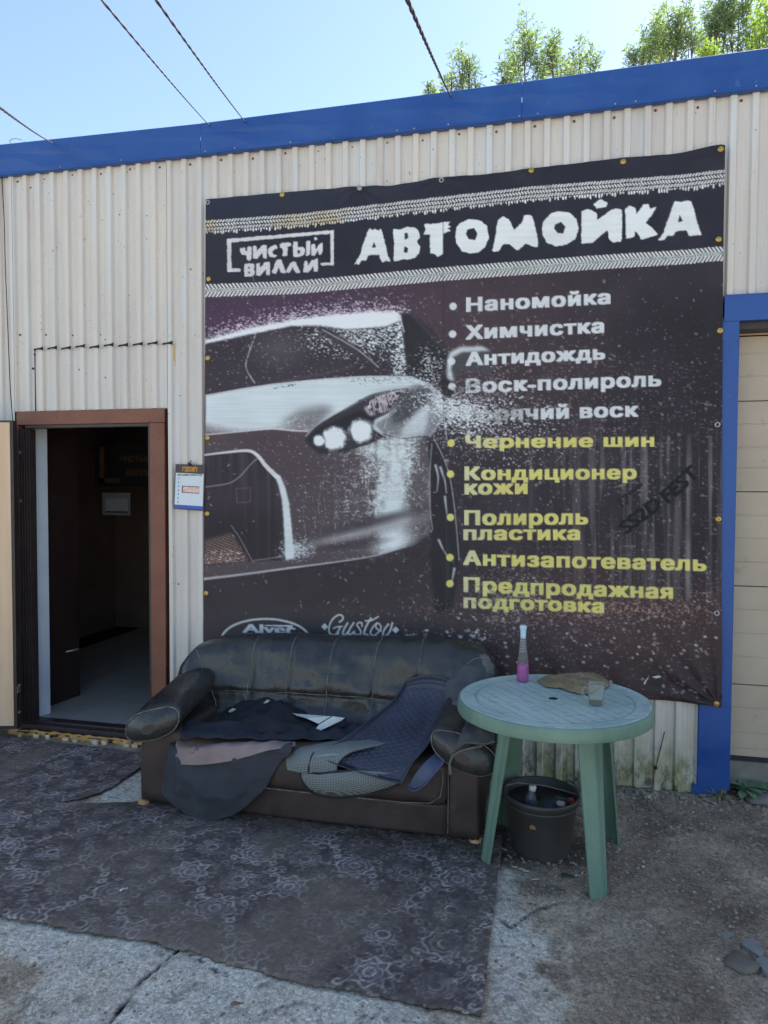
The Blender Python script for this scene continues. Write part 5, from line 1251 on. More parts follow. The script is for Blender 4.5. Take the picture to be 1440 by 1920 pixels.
def puffbox(name, lo, hi, r, m, parent, amp=.004, n=24, seed=0.0):
    """rounded box with slightly uneven faces"""
    lo = np.array(lo); hi = np.array(hi); c = (lo+hi)/2; h = (hi-lo)/2; nu, nv = n*2, n
    th = np.linspace(0, 2*math.pi, nu, endpoint=False); ph = np.linspace(-math.pi/2, math.pi/2, nv); P = np.zeros((nu, nv, 3))
    T, H = np.meshgrid(th, ph, indexing='ij'); d = np.stack([np.cos(H)*np.cos(T), np.cos(H)*np.sin(T), np.sin(H)], -1)
    s = 1/np.maximum.reduce([np.abs(d[..., 0]), np.abs(d[..., 1]), np.abs(d[..., 2])]); cube = d*s[..., None]
    inner = np.clip(cube*h, -(h-r), h-r); out = cube*h-inner; nn = np.linalg.norm(out, axis=-1, keepdims=True)+1e-9
    P = c+inner+out/nn*np.minimum(nn, r); P += (d*(pn(P, 6, seed)*amp)[..., None])
    return sheet(name, P, m, parent, closed_u=True)
puffbox('base', (-1.80, -.815, .035), (-.385, -.06, .185), .012, BRN, sofa, .003, 40)
puffbox('arm_panel', (-1.938, -.822, .035), (-1.70, -.08, .42), .02, BRN, sofa, .004, 34, 4.0)
puffbox('arm_panel', (-.410, -.822, .030), (-.262, -.08, .43), .02, BRN, sofa, .004, 34, 7.0)
seat = puffbox('seat_cushion', (-1.715, -.852, .175), (-.405, -.33, .395), .055, BRN, sofa, .010, 60, 2.0)
tube('seam', [(-1.70, -.835, .205), (-1.5, -.858, .196), (-1.2, -.862, .192), (-.9, -.862, .192), (-.6, -.862, .196), (-.48, -.860, .204), (-.435, -.852, .235), (-.425, -.845, .30), (-.428, -.84, .36)], .0024, PIP, seat, 5)
tube('seam', [(-.405, -.826, .40), (-.403, -.828, .25), (-.404, -.826, .06)], .002, PIP, sofa, 5)
tube('seam', [(-1.745, -.826, .36), (-1.76, -.829, .25), (-1.752, -.828, .17), (-1.735, -.826, .13), (-1.71, -.826, .11)], .0022, PIP, sofa, 5)
for x, y in ((-1.925, -.80), (-.285, -.79), (-1.9, -.12), (-.30, -.12)): lathe('foot', [(0, 0), (.022, 0), (.030, .045), (0, .045)], (x, y, -.006), M['tan'], sofa, 12)
# torn corner of the right arm with pale stuffing
tube('torn_edge', [at(*p, y=-.90) for p in ((845, 1452), (843, 1432), (848, 1418), (862, 1408), (885, 1402), (905, 1398))], .006, WORN, sofa, 6)

# ---------------------------------------------------------------- things lying on the sofa
def drape(name, rows, m, parent=None, nu=60, nv=40, amp=.004, freq=9.0, thick=.004, seed=0.0):
    """rows of (px, py, y) control places turned into points in space, resampled to a smooth cloth"""
    Cc = np.array([[at(a, b, y) for a, b, y in r_] for r_ in rows]); P = loft(Cc, nu, nv)
    P = P+normals(P)*((.35-np.abs(pn(P*np.array([1, .8, .55]), freq*1.1, seed+7)))*amp*(3.2 if amp > .008 else 1.2)+pn(P, freq, seed)*amp+pn(P, freq*2.7, seed+3)*amp*.4)[..., None]
    return sheet(name, P, m, parent, thick=thick, offset=0), P
navy = mat('navy_cloth', lin((52, 55, 62)), lin((64, 66, 72)), rough=.9, scale=5, bump=.15, bscale=180, sheen=.0)
beige = mat('mauve_grey_cloth', lin((134, 114, 110)), lin((148, 128, 124)), rough=.92, scale=6, bump=.2, bscale=220, c3=lin((96, 80, 82)), s3=12)
cov = thing('seat_cover', at(430, 1420, -.75), 'mauve and navy cloth car seat cover draped over the left front edge of the sofa', 'seat cover')
drape('hanging_panel', [
    [(322, 1395, -.80), (370, 1388, -.79), (430, 1386, -.78), (490, 1388, -.76), (550, 1392, -.74)],
    [(331, 1418, -.875), (370, 1424, -.885), (430, 1420, -.885), (490, 1408, -.88), (548, 1400, -.86)],
    [(332, 1440, -.893), (375, 1442, -.90), (430, 1436, -.90), (485, 1424, -.895), (546, 1410, -.872)],
    [(332, 1475, -.885), (375, 1480, -.897), (425, 1475, -.895), (478, 1455, -.892), (530, 1425, -.875)],
    [(336, 1508, -.875), (375, 1515, -.888), (418, 1512, -.888), (462, 1487, -.885), (512, 1452, -.876)],
    [(345, 1527, -.868), (375, 1536, -.880), (410, 1537, -.880), (448, 1521, -.878), (500, 1474, -.872)]], navy, cov, 70, 70, .012, 8, .006)
drape('top_panel', [
    [(362, 1376, -.60), (400, 1377, -.60), (440, 1379, -.60), (480, 1376, -.58), (510, 1378, -.56), (545, 1388, -.56)],
    [(338, 1382, -.74), (385, 1384, -.75), (430, 1386, -.75), (475, 1382, -.72), (520, 1384, -.70), (562, 1392, -.68)],
    [(330, 1396, -.85), (380, 1400, -.87), (430, 1398, -.87), (480, 1393, -.85), (525, 1393, -.82), (575, 1393, -.76)],
    [(330, 1415, -.885), (380, 1414, -.895), (430, 1411, -.895), (480, 1402, -.885), (525, 1398, -.86), (560, 1396, -.80)],
    [(330, 1433, -.902), (380, 1434, -.909), (430, 1427, -.910), (480, 1414, -.905), (520, 1404, -.89), (548, 1398, -.84)]], beige, cov, 70, 70, .0075, 11, .007, 4.0)
drape('side_fold', [
    [(322, 1385, -.75), (318, 1400, -.86), (312, 1430, -.880), (305, 1460, -.872), (302, 1490, -.862)],
    [(332, 1388, -.78), (330, 1405, -.88), (329, 1440, -.887), (330, 1480, -.880), (334, 1515, -.872)],
    [(345, 1400, -.80), (340, 1420, -.87), (340, 1450, -.885), (344, 1490, -.884), (350, 1530, -.872)]], navy, cov, 30, 40, .006, 9, .005, 8.0)
blk = mat('black_cloth', lin((26, 28, 34)), lin((36, 38, 44)), rough=.9, scale=8, bump=.2, bscale=150)
jk = thing('black_jacket', at(480, 1350, -.55), 'crumpled black jacket lying on the left half of the sofa seat', 'jacket')
drape('jacket_body', [
    [(352, 1372, -.44), (395, 1350, -.40), (440, 1318, -.385), (500, 1312, -.385), (552, 1330, -.40), (575, 1348, -.42)],
    [(350, 1376, -.52), (400, 1352, -.50), (445, 1334, -.50), (500, 1322, -.52), (545, 1335, -.52), (590, 1358, -.52)],
    [(362, 1385, -.60), (410, 1360, -.60), (450, 1350, -.62), (505, 1345, -.64), (550, 1352, -.62), (590, 1368, -.60)],
    [(372, 1388, -.68), (415, 1375, -.70), (455, 1368, -.70), (510, 1364, -.72), (556, 1370, -.70), (585, 1382, -.68)],
    [(380, 1394, -.74), (420, 1384, -.76), (460, 1382, -.75), (515, 1379, -.76), (556, 1388, -.74), (575, 1396, -.72)]], blk, jk, 70, 50, .018, 9, .01)
drape('sleeve', [
    [(340, 1392, -.66), (360, 1388, -.64), (385, 1384, -.64)], [(342, 1386, -.70), (365, 1378, -.68), (392, 1374, -.68)], [(345, 1388, -.76), (370, 1382, -.74), (398, 1376, -.74)], [(346, 1394, -.80), (372, 1390, -.79), (400, 1384, -.78)]], blk, jk, 24, 24, .008, 14, .01)
wht = mat('white_board', lin((205, 208, 198)), lin((186, 192, 186)), rough=.6, scale=20)
for pts, y, lb in ((((428, 1333), (434, 1329), (441, 1331), (436, 1335), (430, 1336)), -.53, 'small white scrap stuck on the black jacket, the left one'), (((494, 1317), (500, 1313), (505, 1314), (501, 1318), (495, 1319)), -.50, 'small white scrap stuck on the black jacket, the upper right one')):
    V = [at(a, b, y+.002*k) for k, (a, b) in enumerate(pts)]; V2 = [v+np.array([0, .012, .0]) for v in V]; n_ = len(V)
    tag(mesh('paper_scrap', V+V2, [tuple(range(n_))]+[tuple(range(2*n_-1, n_-1, -1))]+[(i, n_+i, n_+(i+1) % n_, (i+1) % n_) for i in range(n_)], wht, smooth=False), lb, 'scrap')
dc = thing('dark_cloth', at(620, 1370, -.6), 'dark rumpled cloth spread over the sofa seat beneath all the other things', 'cloth')
def seat_row(pxs, py, z=.412): return [(x, py+.018*(x-350)*.6, on(x, py+.018*(x-350)*.6, z)[1]) for x in pxs]
drape('cloth_sheet', [
    seat_row((352, 430, 510, 590, 670, 752), 1356, .412), seat_row((346, 425, 505, 590, 672, 760), 1362, .408), seat_row((342, 425, 505, 590, 672, 762), 1370, .408),
    seat_row((338, 420, 505, 588, 672, 758), 1378, .408), [(x, y_, yy) for x, y_, yy in seat_row((345, 425, 505, 590, 672, 750), 1386, .404)]], mat('blue_black_cloth', lin((36, 40, 50)), lin((46, 50, 60)), rough=.85, scale=8, bump=.2, bscale=120), dc, 50, 90, .010, 8, .006, 21.0)
sh = thing('shoe_insole', at(600, 1360, -.62), 'white pointed insole with a dark stripe lying against the sofa back', 'insole')
def slab(name, pts, y, t, m, par):
    V = [at(a, b, yy if yy is not None else y) for a, b, yy in pts]; n_ = len(V); V2 = [v+np.array([0, t, -.004]) for v in V]
    return mesh(name, V+V2, [tuple(range(n_))]+[tuple(range(2*n_-1, n_-1, -1))]+[(i, n_+i, n_+(i+1) % n_, (i+1) % n_) for i in range(n_)], m, par, smooth=False)
slab('upper_panel', [(546, 1336, -.56), (553, 1338, -.56), (590, 1342, -.58), (620, 1343, -.60), (597, 1357, -.64), (575, 1347, -.62), (556, 1342, -.60)], None, .012, wht, sh)
slab('lower_panel', [(624, 1343, -.60), (646, 1346, -.60), (640, 1351, -.61), (600, 1370, -.66), (579, 1378, -.69), (592, 1366, -.66), (599, 1358, -.64)], None, .012, wht, sh)
slab('dark_edge', [(646, 1347, -.595), (640, 1353, -.60), (600, 1374, -.655), (590, 1380, -.67), (612, 1380, -.64), (650, 1360, -.60)], None, .012, blk, sh)
# cushion of woven mesh cloth, half under the rubber mat
def weave_mat():
    m = bpy.data.materials.new('grey_mesh_cloth'); m.use_nodes = True; N = m.node_tree.nodes; L = m.node_tree.links; b = N['Principled BSDF']; b.inputs['Roughness'].default_value = .8
    tc = N.new('ShaderNodeTexCoord'); sp_ = N.new('ShaderNodeSeparateXYZ'); L.new(tc.outputs['Object'], sp_.inputs[0])
    def lin_(ax, az):
        a = N.new('ShaderNodeMath'); a.operation = 'MULTIPLY'; a.inputs[1].default_value = ax; L.new(sp_.outputs['X'], a.inputs[0])
        y = N.new('ShaderNodeMath'); y.operation = 'ADD'; L.new(sp_.outputs['Z'], y.inputs[0]); L.new(sp_.outputs['Y'], y.inputs[1])
        c = N.new('ShaderNodeMath'); c.operation = 'MULTIPLY_ADD'; c.inputs[1].default_value = az; L.new(y.outputs[0], c.inputs[0]); L.new(a.outputs[0], c.inputs[2])
        s = N.new('ShaderNodeMath'); s.operation = 'SINE'; L.new(c.outputs[0], s.inputs[0]); return s.outputs[0]
    mx = N.new('ShaderNodeMath'); mx.operation = 'MULTIPLY'; L.new(lin_(420, 420), mx.inputs[0]); L.new(lin_(420, -420), mx.inputs[1])
    r = N.new('ShaderNodeValToRGB'); r.color_ramp.elements[0].position = .0; r.color_ramp.elements[1].position = .5; r.color_ramp.elements[0].color = (*lin((128, 134, 130)), 1); r.color_ramp.elements[1].color = (*lin((40, 44, 48)), 1)
    L.new(mx.outputs[0], r.inputs[0]); L.new(r.outputs[0], b.inputs['Base Color']); return m
MC = weave_mat(); lg = mat('pale_band_cloth', lin((138, 148, 146)), lin((120, 130, 130)), rough=.85, scale=10, bump=.1, bscale=100)
cu_ = thing('mesh_cushion', at(640, 1440, -.85), 'grey cushion of woven mesh cloth sagging over the middle front edge of the sofa', 'cushion')
drape('upper_lobe', [
    [(600, 1390, -.66), (575, 1396, -.72), (548, 1405, -.80), (538, 1425, -.86), (540, 1444, -.885)],
    [(640, 1386, -.68), (612, 1392, -.76), (580, 1404, -.85), (565, 1428, -.90), (568, 1448, -.905)],
    [(700, 1386, -.70), (660, 1392, -.78), (618, 1406, -.87), (602, 1428, -.91), (602, 1448, -.91)],
    [(740, 1392, -.72), (700, 1398, -.80), (655, 1412, -.87), (635, 1430, -.90), (632, 1446, -.905)]], MC, cu_, 40, 40, .004, 9, .012)
drape('lower_lobe', [
    [(566, 1444, -.885), (568, 1460, -.895), (578, 1474, -.893), (592, 1484, -.885)],
    [(600, 1446, -.91), (602, 1462, -.925), (610, 1480, -.918), (622, 1489, -.895)],
    [(650, 1444, -.91), (654, 1462, -.925), (660, 1480, -.915), (668, 1490, -.893)],
    [(700, 1446, -.90), (704, 1460, -.908), (708, 1472, -.903), (712, 1480, -.885)],
    [(742, 1450, -.885), (744, 1460, -.890), (745, 1466, -.888), (745, 1470, -.880)]], MC, cu_, 40, 30, .004, 9, .012, 5.0)
drape('pale_band', [
    [(598, 1390, -.67), (640, 1386, -.685), (672, 1392, -.70)], [(588, 1404, -.80), (620, 1402, -.84), (650, 1404, -.82)], [(582, 1420, -.895), (604, 1418, -.908), (636, 1416, -.892)]], lg, cu_, 16, 16, .002, 9, .006)
blkt = mat('black_trim', lin((30, 32, 36)), rough=.7)
for pts in ([(566, 1446, -.90), (585, 1449, -.912), (602, 1450, -.918), (640, 1446, -.920), (660, 1444, -.918)], [(602, 1400, -.83), (588, 1412, -.885), (581, 1430, -.912), (578, 1448, -.918)],
            [(563, 1446, -.89), (567, 1468, -.90), (578, 1482, -.90), (600, 1492, -.90), (640, 1496, -.90), (680, 1492, -.898), (720, 1482, -.89), (748, 1471, -.885)]):
    tube('binding', cr([at(*p) for p in pts], 24, 0), .005, blkt, cu_, 6)
# rubber floor mats
RB = mat('blue_black_rubber', lin((50, 55, 68)), lin((62, 67, 82)), rough=.42, scale=9, bump=.05, bscale=150, rvar=.08)
RB2 = mat('blue_rubber', lin((58, 66, 92)), lin((66, 76, 104)), rough=.42, scale=7)
rm = thing('rubber_floor_mat', at(720, 1400, -.7), 'dark ribbed rubber car floor mat leaning against the backrest and over the seat edge', 'car mat')
ctrl = [[(606, 1428, -.895), (640, 1441, -.905), (680, 1453, -.91), (720, 1464, -.915), (754, 1470, -.92)],
        [(618, 1408, -.84), (655, 1416, -.85), (692, 1425, -.86), (735, 1434, -.87), (776, 1436, -.885)],
        [(660, 1380, -.74), (690, 1386, -.74), (722, 1392, -.75), (762, 1400, -.77), (808, 1400, -.80)],
        [(702, 1348, -.60), (728, 1352, -.60), (756, 1355, -.60), (788, 1358, -.61), (826, 1360, -.64)],
        [(736, 1318, -.50), (756, 1318, -.49), (780, 1320, -.49), (810, 1322, -.50), (842, 1324, -.53)],
        [(764, 1280, -.425), (782, 1272, -.42), (804, 1268, -.42), (832, 1272, -.43), (862, 1288, -.46)]]
Cc = np.array([[at(*p) for p in r_] for r_ in ctrl]); nu, nv = 150, 110; P = loft(Cc, nu, nv); Nn = normals(P)
if Nn[..., 1].mean() > 0: Nn = -Nn
U, V_ = np.meshgrid(np.linspace(0, 1, nu), np.linspace(0, 1, nv), indexing='ij')
ed = np.minimum(np.minimum(U*.62, (1-U)*.62), np.minimum(V_*.42, (1-V_)*.42))
hgt = .022*np.exp(-(ed/.012)**2)+.006*np.exp(-((ed-.035)/.006)**2)
cells = (np.abs(((U*.62/.030+.5*(np.floor(V_*.42/.026) % 2)) % 1)-.5)*2 < .62)*(np.abs(((V_*.42/.026) % 1)-.5)*2 < .6)*(ed > .055)
hgt = hgt+.0028*blur(cells.astype(np.float32), 0)
P = P+Nn*hgt[..., None]
sheet('mat_tray', P, RB, rm, thick=.004, offset=0)
slab('heel_slot', [(616, 1419, -.893), (625, 1421, -.888), (667, 1439, -.905), (658, 1439, -.908), (640, 1433, -.905)], None, .004, M['dark'], rm)
rm2 = thing('rubber_floor_mat', at(800, 1440, -.8), 'bluer rubber car mat with a rounded end lying right of the ribbed mat', 'car mat')
drape('mat_sheet', [
    [(765, 1476, -.905), (776, 1479, -.905), (790, 1474, -.905)],
    [(778, 1452, -.90), (796, 1456, -.90), (814, 1450, -.895)],
    [(796, 1430, -.88), (818, 1434, -.875), (834, 1424, -.86)],
    [(820, 1408, -.82), (838, 1408, -.81), (852, 1394, -.79)],
    [(848, 1370, -.70), (862, 1362, -.69), (874, 1346, -.68)],
    [(868, 1320, -.60), (882, 1312, -.60), (892, 1300, -.60)]], RB2, rm2, 60, 30, .003, 8, .006)
tube('mat_rim', cr([at(*p) for p in ((765, 1478, -.912), (778, 1483, -.91), (796, 1472, -.91), (818, 1446, -.90), (838, 1420, -.865), (856, 1390, -.79), (878, 1340, -.68))], 40, 0), .005, RB2, rm2, 6)
gc = mat('grey_blanket_cloth', lin((70, 72, 76)), lin((88, 88, 90)), rough=.92, scale=7, bump=.25, bscale=120)
gb = thing('grey_blanket', at(850, 1330, -.55), 'crumpled grey blanket lying over the right arm of the sofa', 'blanket')
drape('blanket_cloth', [
    [(848, 1262, -.40), (866, 1254, -.40), (890, 1250, -.40), (915, 1262, -.42)],
    [(838, 1300, -.50), (862, 1292, -.52), (892, 1290, -.53), (925, 1300, -.54)],
    [(832, 1344, -.66), (862, 1334, -.68), (895, 1336, -.70), (930, 1340, -.70)],
    [(840, 1384, -.80), (866, 1374, -.83), (896, 1372, -.84), (930, 1372, -.84)],
    [(846, 1412, -.90), (872, 1402, -.925), (900, 1396, -.93), (928, 1392, -.93)]], gc, gb, 50, 60, .014, 8, .007, 11.0)

# ---------------------------------------------------------------- round plastic table
TC = np.array([.043, -.828]); TR = .402; TH = .70
TP = mat('faded_green_plastic', lin((122, 156, 148)), lin((142, 172, 164)), rough=.35, scale=5, bump=.05, bscale=90, c3=lin((96, 128, 120)), s3=20, th3=.63, rvar=.1, spec=.5)
TL = mat('green_plastic', lin((92, 120, 104)), lin((112, 138, 122)), rough=.45, scale=5, bump=.05, bscale=90, c3=lin((118, 146, 124)), s3=34, th3=.64, stretch=(1, 1, .5))
tb = thing('plastic_table', (TC[0], TC[1], 0), 'round faded green plastic garden table standing at the right end of the sofa', 'table')
tilt = lambda x, y: .012*(x-TC[0])+(-.012)*(y-TC[1])
def tabletop():
    rings = [.019, .020, .022]+list(np.linspace(.026, .388, 92))+[.391, .394]; seg = 300; P = []
    DN = []; th = np.linspace(0, 2*math.pi, seg, endpoint=False); ang = math.radians(56)
    for r_ in rings:
        x = r_*np.cos(th); y = r_*np.sin(th); w = x*math.cos(ang)-y*math.sin(ang); w = x*math.sin(ang)+y*math.cos(ang)
        d = np.abs(((w/.047) % 1)-.5)*.047; dn = np.clip(1-d/.0035, 0, 1)*(r_ < .325)*(r_ > .03)+1.0*math.exp(-((r_-.328)/.0030)**2); DN.append(dn); g = -.0030*np.clip(1-d/.0038, 0, 1)*(r_ < .325)*(r_ > .03)
        g = g-.0020*math.exp(-((r_-.328)/.0035)**2)-.0014*math.exp(-((r_-.030)/.003)**2)+.0045*math.exp(-((r_-.386)/.010)**2)
        if r_ < .0195: g = g-.01
        P.append(np.stack([TC[0]+x, TC[1]+y, TH+g+tilt(TC[0]+x, TC[1]+y)], 1))
    PT = np.array(P); top = sheet('table_top', PT, mat_vcol('sky_lit_table_top', 'wear', rough=.36, spec=.5, bump=.06, bscale=90), tb, closed_v=True)  # sky reflection painted into the top, so it is paler than the rim
    q = PT.reshape(-1, 3); n1_ = pn(q, 5)*.5+.5; n2_ = pn(q*np.array([1, 2.2, 1]), 22, 4)*.5+.5; n3_ = pn(q, 60, 9)*.5+.5
    c0 = np.array(lin((158, 182, 176))); c1 = np.array(lin((186, 202, 196))); c2 = np.array(lin((84, 108, 98))); c3 = np.array(lin((110, 100, 82)))
    mm = lambda a_, b_, k_: a_*(1-k_[:, None])+b_*k_[:, None]
    cc_ = mm(c0+0*q, c1, np.clip((n1_-.3)*2, 0, 1)); cc_ = mm(cc_, c2, np.clip((n2_-.6)*5, 0, 1)*.28); cc_ = mm(cc_, c3, np.clip((n3_-.68)*6, 0, 1)*.45); cc_ = mm(cc_, np.array(lin((66, 88, 80))), np.clip(np.array(DN).ravel()*(.45+.5*n2_), 0, 1)*.8)
    set_vcol(top, 'wear', cc_); P = [P[-1]]
    for rr, dz in ((.3985, .001), (.4015, -.004), (.403, -.012), (.404, -.030), (.4055, -.050), (.4045, -.052), (.400, -.050), (.399, -.03), (.396, -.008)):
        x = rr*np.cos(th); y = rr*np.sin(th); P.append(np.stack([TC[0]+x, TC[1]+y, TH+dz+tilt(TC[0]+x, TC[1]+y)], 1))
    o = sheet('table_rim', np.array(P), TL, tb, closed_v=True, thick=0)
    lathe('underside', [(.019, -.012), (.396, -.010), (.396, -.016), (.019, -.018)], (TC[0], TC[1], TH), TL, tb, 60)
    return o
tabletop()
hole_c = lathe('parasol_hole', [(.0195, 0), (.0195, -.02), (.004, -.021)], (TC[0], TC[1], TH), M['dark'], tb, 20)
def tleg(top, bot, ang):
    """angle-section leg, flared towards the foot end"""
    P = []; n = 16
    for i in range(n):
        t = i/(n-1); c = np.array(top)*(1-t)+np.array(bot)*t; w = .064*(1-t)+.042*t; th_ = .014
        prof = [(-w, .0), (-w*.55, w*.12), (-.012, w*.30), (0, w*.36), (.012, w*.30), (w*.55, w*.12), (w, .0), (w*.96, -.012), (w*.5, -.004), (0, w*.36-.018), (-w*.5, -.004), (-w*.96, -.012)]
        prof = [(a, b) for a, b in prof]
        P.append([(c[0]+(a*math.cos(ang)-b*math.sin(ang)), c[1]+(a*math.sin(ang)+b*math.cos(ang)), c[2]) for a, b in prof])
    o = sheet('leg', P, TL, tb, closed_v=True, smooth=False)
    bm = o.modifiers.new('bevel', 'BEVEL'); bm.width = .002; bm.segments = 2
    return o
zt = TH-.014
for top, bot in (((-.145, -.90), (-.235, -.935)), ((.18, -.985), (.225, -1.055)), ((.235, -.70), (.318, -.585)), ((-.115, -.665), (-.17, -.565))):
    a = math.atan2(bot[1]-TC[1], bot[0]-TC[0])-math.pi/2
    tleg((top[0], top[1], zt), (bot[0], bot[1], gz(*bot)-.004), a)

# ---- on the table
glass = mat('clear_plastic', (.86, .88, .92), rough=.08, trans=.92, ior=1.25)
bt = on(980, 1277, TH); bt = np.array([bt[0], bt[1]+.01, TH+.001+tilt(bt[0], bt[1])])
bo = thing('spray_bottle', bt, 'clear bottle with bright pink liquid and a pale cap on the table', 'bottle')
B0 = (bt[0], bt[1], bt[2])
lathe('bottle_body', [(0, .001), (.024, .001), (.027, .004), (.0275, .02), (.0265, .07), (.0255, .082), (.0235, .10), (.0205, .125), (.0165, .16), (.0135, .19), (.0128, .21), (.0128, .222)], B0, glass, bo, 28)
pk = mat('pink_liquid', lin((205, 70, 170)), lin((190, 60, 160)), rough=.2, scale=20); pk.node_tree.nodes['Principled BSDF'].inputs['Subsurface Weight'].default_value = .3
lathe('pink_liquid', [(0, .002), (.0262, .003), (.0268, .02), (.0258, .068), (.0252, .078), (0, .079)], B0, pk, bo, 28)
lathe('cap', [(0, .262), (.0135, .262), (.0165, .259), (.0168, .250), (.0150, .246), (.0148, .238), (.0132, .235), (.0128, .205), (.0140, .203), (0, .203)], B0, mat('pale_blue_cap', lin((176, 204, 220)), lin((196, 214, 224)), rough=.35, scale=30), bo, 20)
for k in range(5): lathe('grip_ring', [(.0170-.0012*k, .136+.013*k), (.0182-.0012*k, .138+.013*k), (.0170-.0012*k, .140+.013*k)], B0, glass, bo, 20)
mg = on(1118, 1326, TH); Mg = (mg[0], mg[1]+.02, TH+.001+tilt(*mg[:2])); 
gm = thing('glass_cup', Mg, 'small hazy plastic cup with a handle standing on the cloth on the table', 'cup')
hz = mat('hazy_plastic', (.80, .82, .76), (.88, .88, .84), rough=.16, trans=.9, ior=1.12, scale=30)
lathe('cup_body', [(0, .003), (.025, .001), (.027, .004), (.030, .04), (.0345, .088), (.0355, .090), (.0340, .089), (.0290, .045), (.0255, .008), (0, .006)], Mg, hz, gm, 30)
lathe('coffee_ring', [(0, .007), (.0250, .008), (.0255, .011), (0, .0095)], Mg, mat('brown_dregs', lin((110, 88, 62)), rough=.4), gm, 24)
tube('handle', [np.array(Mg)+np.array(d) for d in ((-.031, -.004, .070), (-.045, -.006, .074), (-.054, -.007, .062), (-.053, -.007, .045), (-.042, -.006, .034), (-.029, -.004, .032))], .0042, hz, gm, 8)
rg = mat('mustard_rag_cloth', lin((124, 106, 78)), lin((146, 128, 98)), rough=.95, scale=12, bump=.3, bscale=160, c3=lin((96, 82, 62)), s3=16)
def rag():
    pts = [(1006, 1277), (1020, 1270), (1045, 1268), (1075, 1266), (1108, 1264), (1130, 1270), (1143, 1282), (1140, 1290), (1120, 1298), (1105, 1304), (1085, 1303), (1062, 1296), (1052, 1292), (1030, 1290), (1014, 1282)]
    w = np.array([on(a, b, TH)[:2] for a, b in pts]); c = w.mean(0); n_ = 90; ring = cr(np.vstack([w, w[:1]]), n_, 0); P = []
    for s in np.linspace(0, 1, 26):
        q = c+(ring-c)*s; z = []
        for (x, y) in q:
            fold = abs(mnoise.noise(Vector((x*11+y*22, y*5, 3))))*.034+abs(mnoise.noise(Vector((x*32, y*40, 7))))*.012
            z.append(TH+.003+tilt(x, y)+(.012+fold)*(1-s**5)+.004*abs(math.sin(x*90+y*40))*(s > .8))
        P.append(np.column_stack([q, z]))
    return tag(sheet('rag', np.array(P), rg, None), 'crumpled brownish rag spread out on the round table top', 'rag')
rag()

# ---------------------------------------------------------------- bucket of rubbish under the table
bc = np.array([-.002, -.735]); bz = gz(*bc)-.002
BKT = mat('grey_black_plastic', lin((66, 65, 64)), lin((80, 78, 75)), rough=.5, scale=6, bump=.06, bscale=60, c3=lin((80, 78, 74)), s3=18, th3=.64, rvar=.1)
bk_ = thing('rubbish_bucket', (bc[0], bc[1], bz), 'dark grey plastic bucket full of rubbish standing under the table', 'bucket')
BH = .262
lathe('bucket_body', [(0, .0), (.118, .0), (.124, .006), (.158, BH-.02), (.165, BH-.018), (.168, BH-.004), (.165, BH), (.158, BH), (.155, BH-.006), (.120, .012), (0, .010)], (bc[0], bc[1], bz), BKT, bk_, 48)
for k in range(1): lathe('rim_band', [(.1575, BH-.045), (.1600, BH-.043), (.1606, BH-.039), (.1590, BH-.037)], (bc[0], bc[1], bz), BKT, bk_, 48)
hnd = [np.array([bc[0]+.158*math.cos(a), bc[1]+.05+.115*math.sin(a)*.35-.02, bz+BH+.004+.012*math.sin(a)]) for a in np.linspace(math.pi, 0, 24)]
tube('wire_handle', [np.array([bc[0]-.165, bc[1]+.03, bz+BH-.006]), np.array([bc[0]-.10, bc[1]+.052, bz+BH+.006]), np.array([bc[0]+.02, bc[1]+.05, bz+BH+.004]), np.array([bc[0]+.165, bc[1]+.02, bz+BH-.008])], .0022, M['steel'], bk_, 6)
V, Fc = lathe_vf([(0, 0), (.016, 0), (.018, .001), (0, .002)], (0, 0, 0), 9); a_ = -1.75
rust = mesh('worn_sticker', np.stack([V[:, 0]*1.0+bc[0]-.03, -V[:, 2]+bc[1]-.1435, V[:, 1]*.6+bz+.165], 1), Fc, mat('peeling_sticker', lin((150, 110, 66)), lin((110, 78, 50)), rough=.8, scale=60), bk_, smooth=False)
rnd = random.Random(8)
def blob(name, c, r_, m, seed, label, cat, squash=.6):
    bm = bmesh.new(); bmesh.ops.create_icosphere(bm, subdivisions=2, radius=1)
    V = np.array([v.co[:] for v in bm.verts]); Fc = [tuple(v.index for v in f.verts) for f in bm.faces]; bm.free()
    for i, v in enumerate(V): V[i] = v*(1+.38*mnoise.noise(Vector(v*1.7)+Vector((seed, 0, 0)))+.14*mnoise.noise(Vector(v*4.1)+Vector((seed, 3, 0))))
    V = V*np.array([r_, r_, r_*squash])+np.array(c); return tag(mesh(name, V, Fc, m, smooth=False), label, cat)
bag = mat('dark_film', lin((40, 46, 60)), lin((60, 66, 84)), rough=.35, scale=20)
blob('bin_bag', (bc[0]-.005, bc[1]+.01, bz+.125), .128, mat('black_film', lin((24, 26, 30)), lin((38, 40, 44)), rough=.35, scale=10), 1.0, 'black crumpled bag filling the bottom of the bucket', 'bag', .75)
blob('blue_wrapper', (bc[0]+.035, bc[1]-.03, bz+.205), .062, mat('blue_film', lin((44, 62, 92)), lin((70, 92, 110)), rough=.35, scale=30), 3.0, 'bluish crumpled wrapper in the middle of the bucket', 'wrapper', .5)
blob('green_wrapper', (bc[0]+.085, bc[1]+.01, bz+.215), .044, mat('green_film', lin((60, 84, 72)), lin((84, 104, 90)), rough=.4, scale=30), 5.0, 'greenish crumpled wrapper near the right rim of the bucket', 'wrapper', .5)
blob('red_wrapper', (bc[0]+.128, bc[1]-.012, bz+.238), .017, mat('red_film', lin((150, 62, 60)), lin((170, 80, 74)), rough=.5, scale=40), 7.0, 'small red wrapper at the right rim of the bucket', 'wrapper', .8)
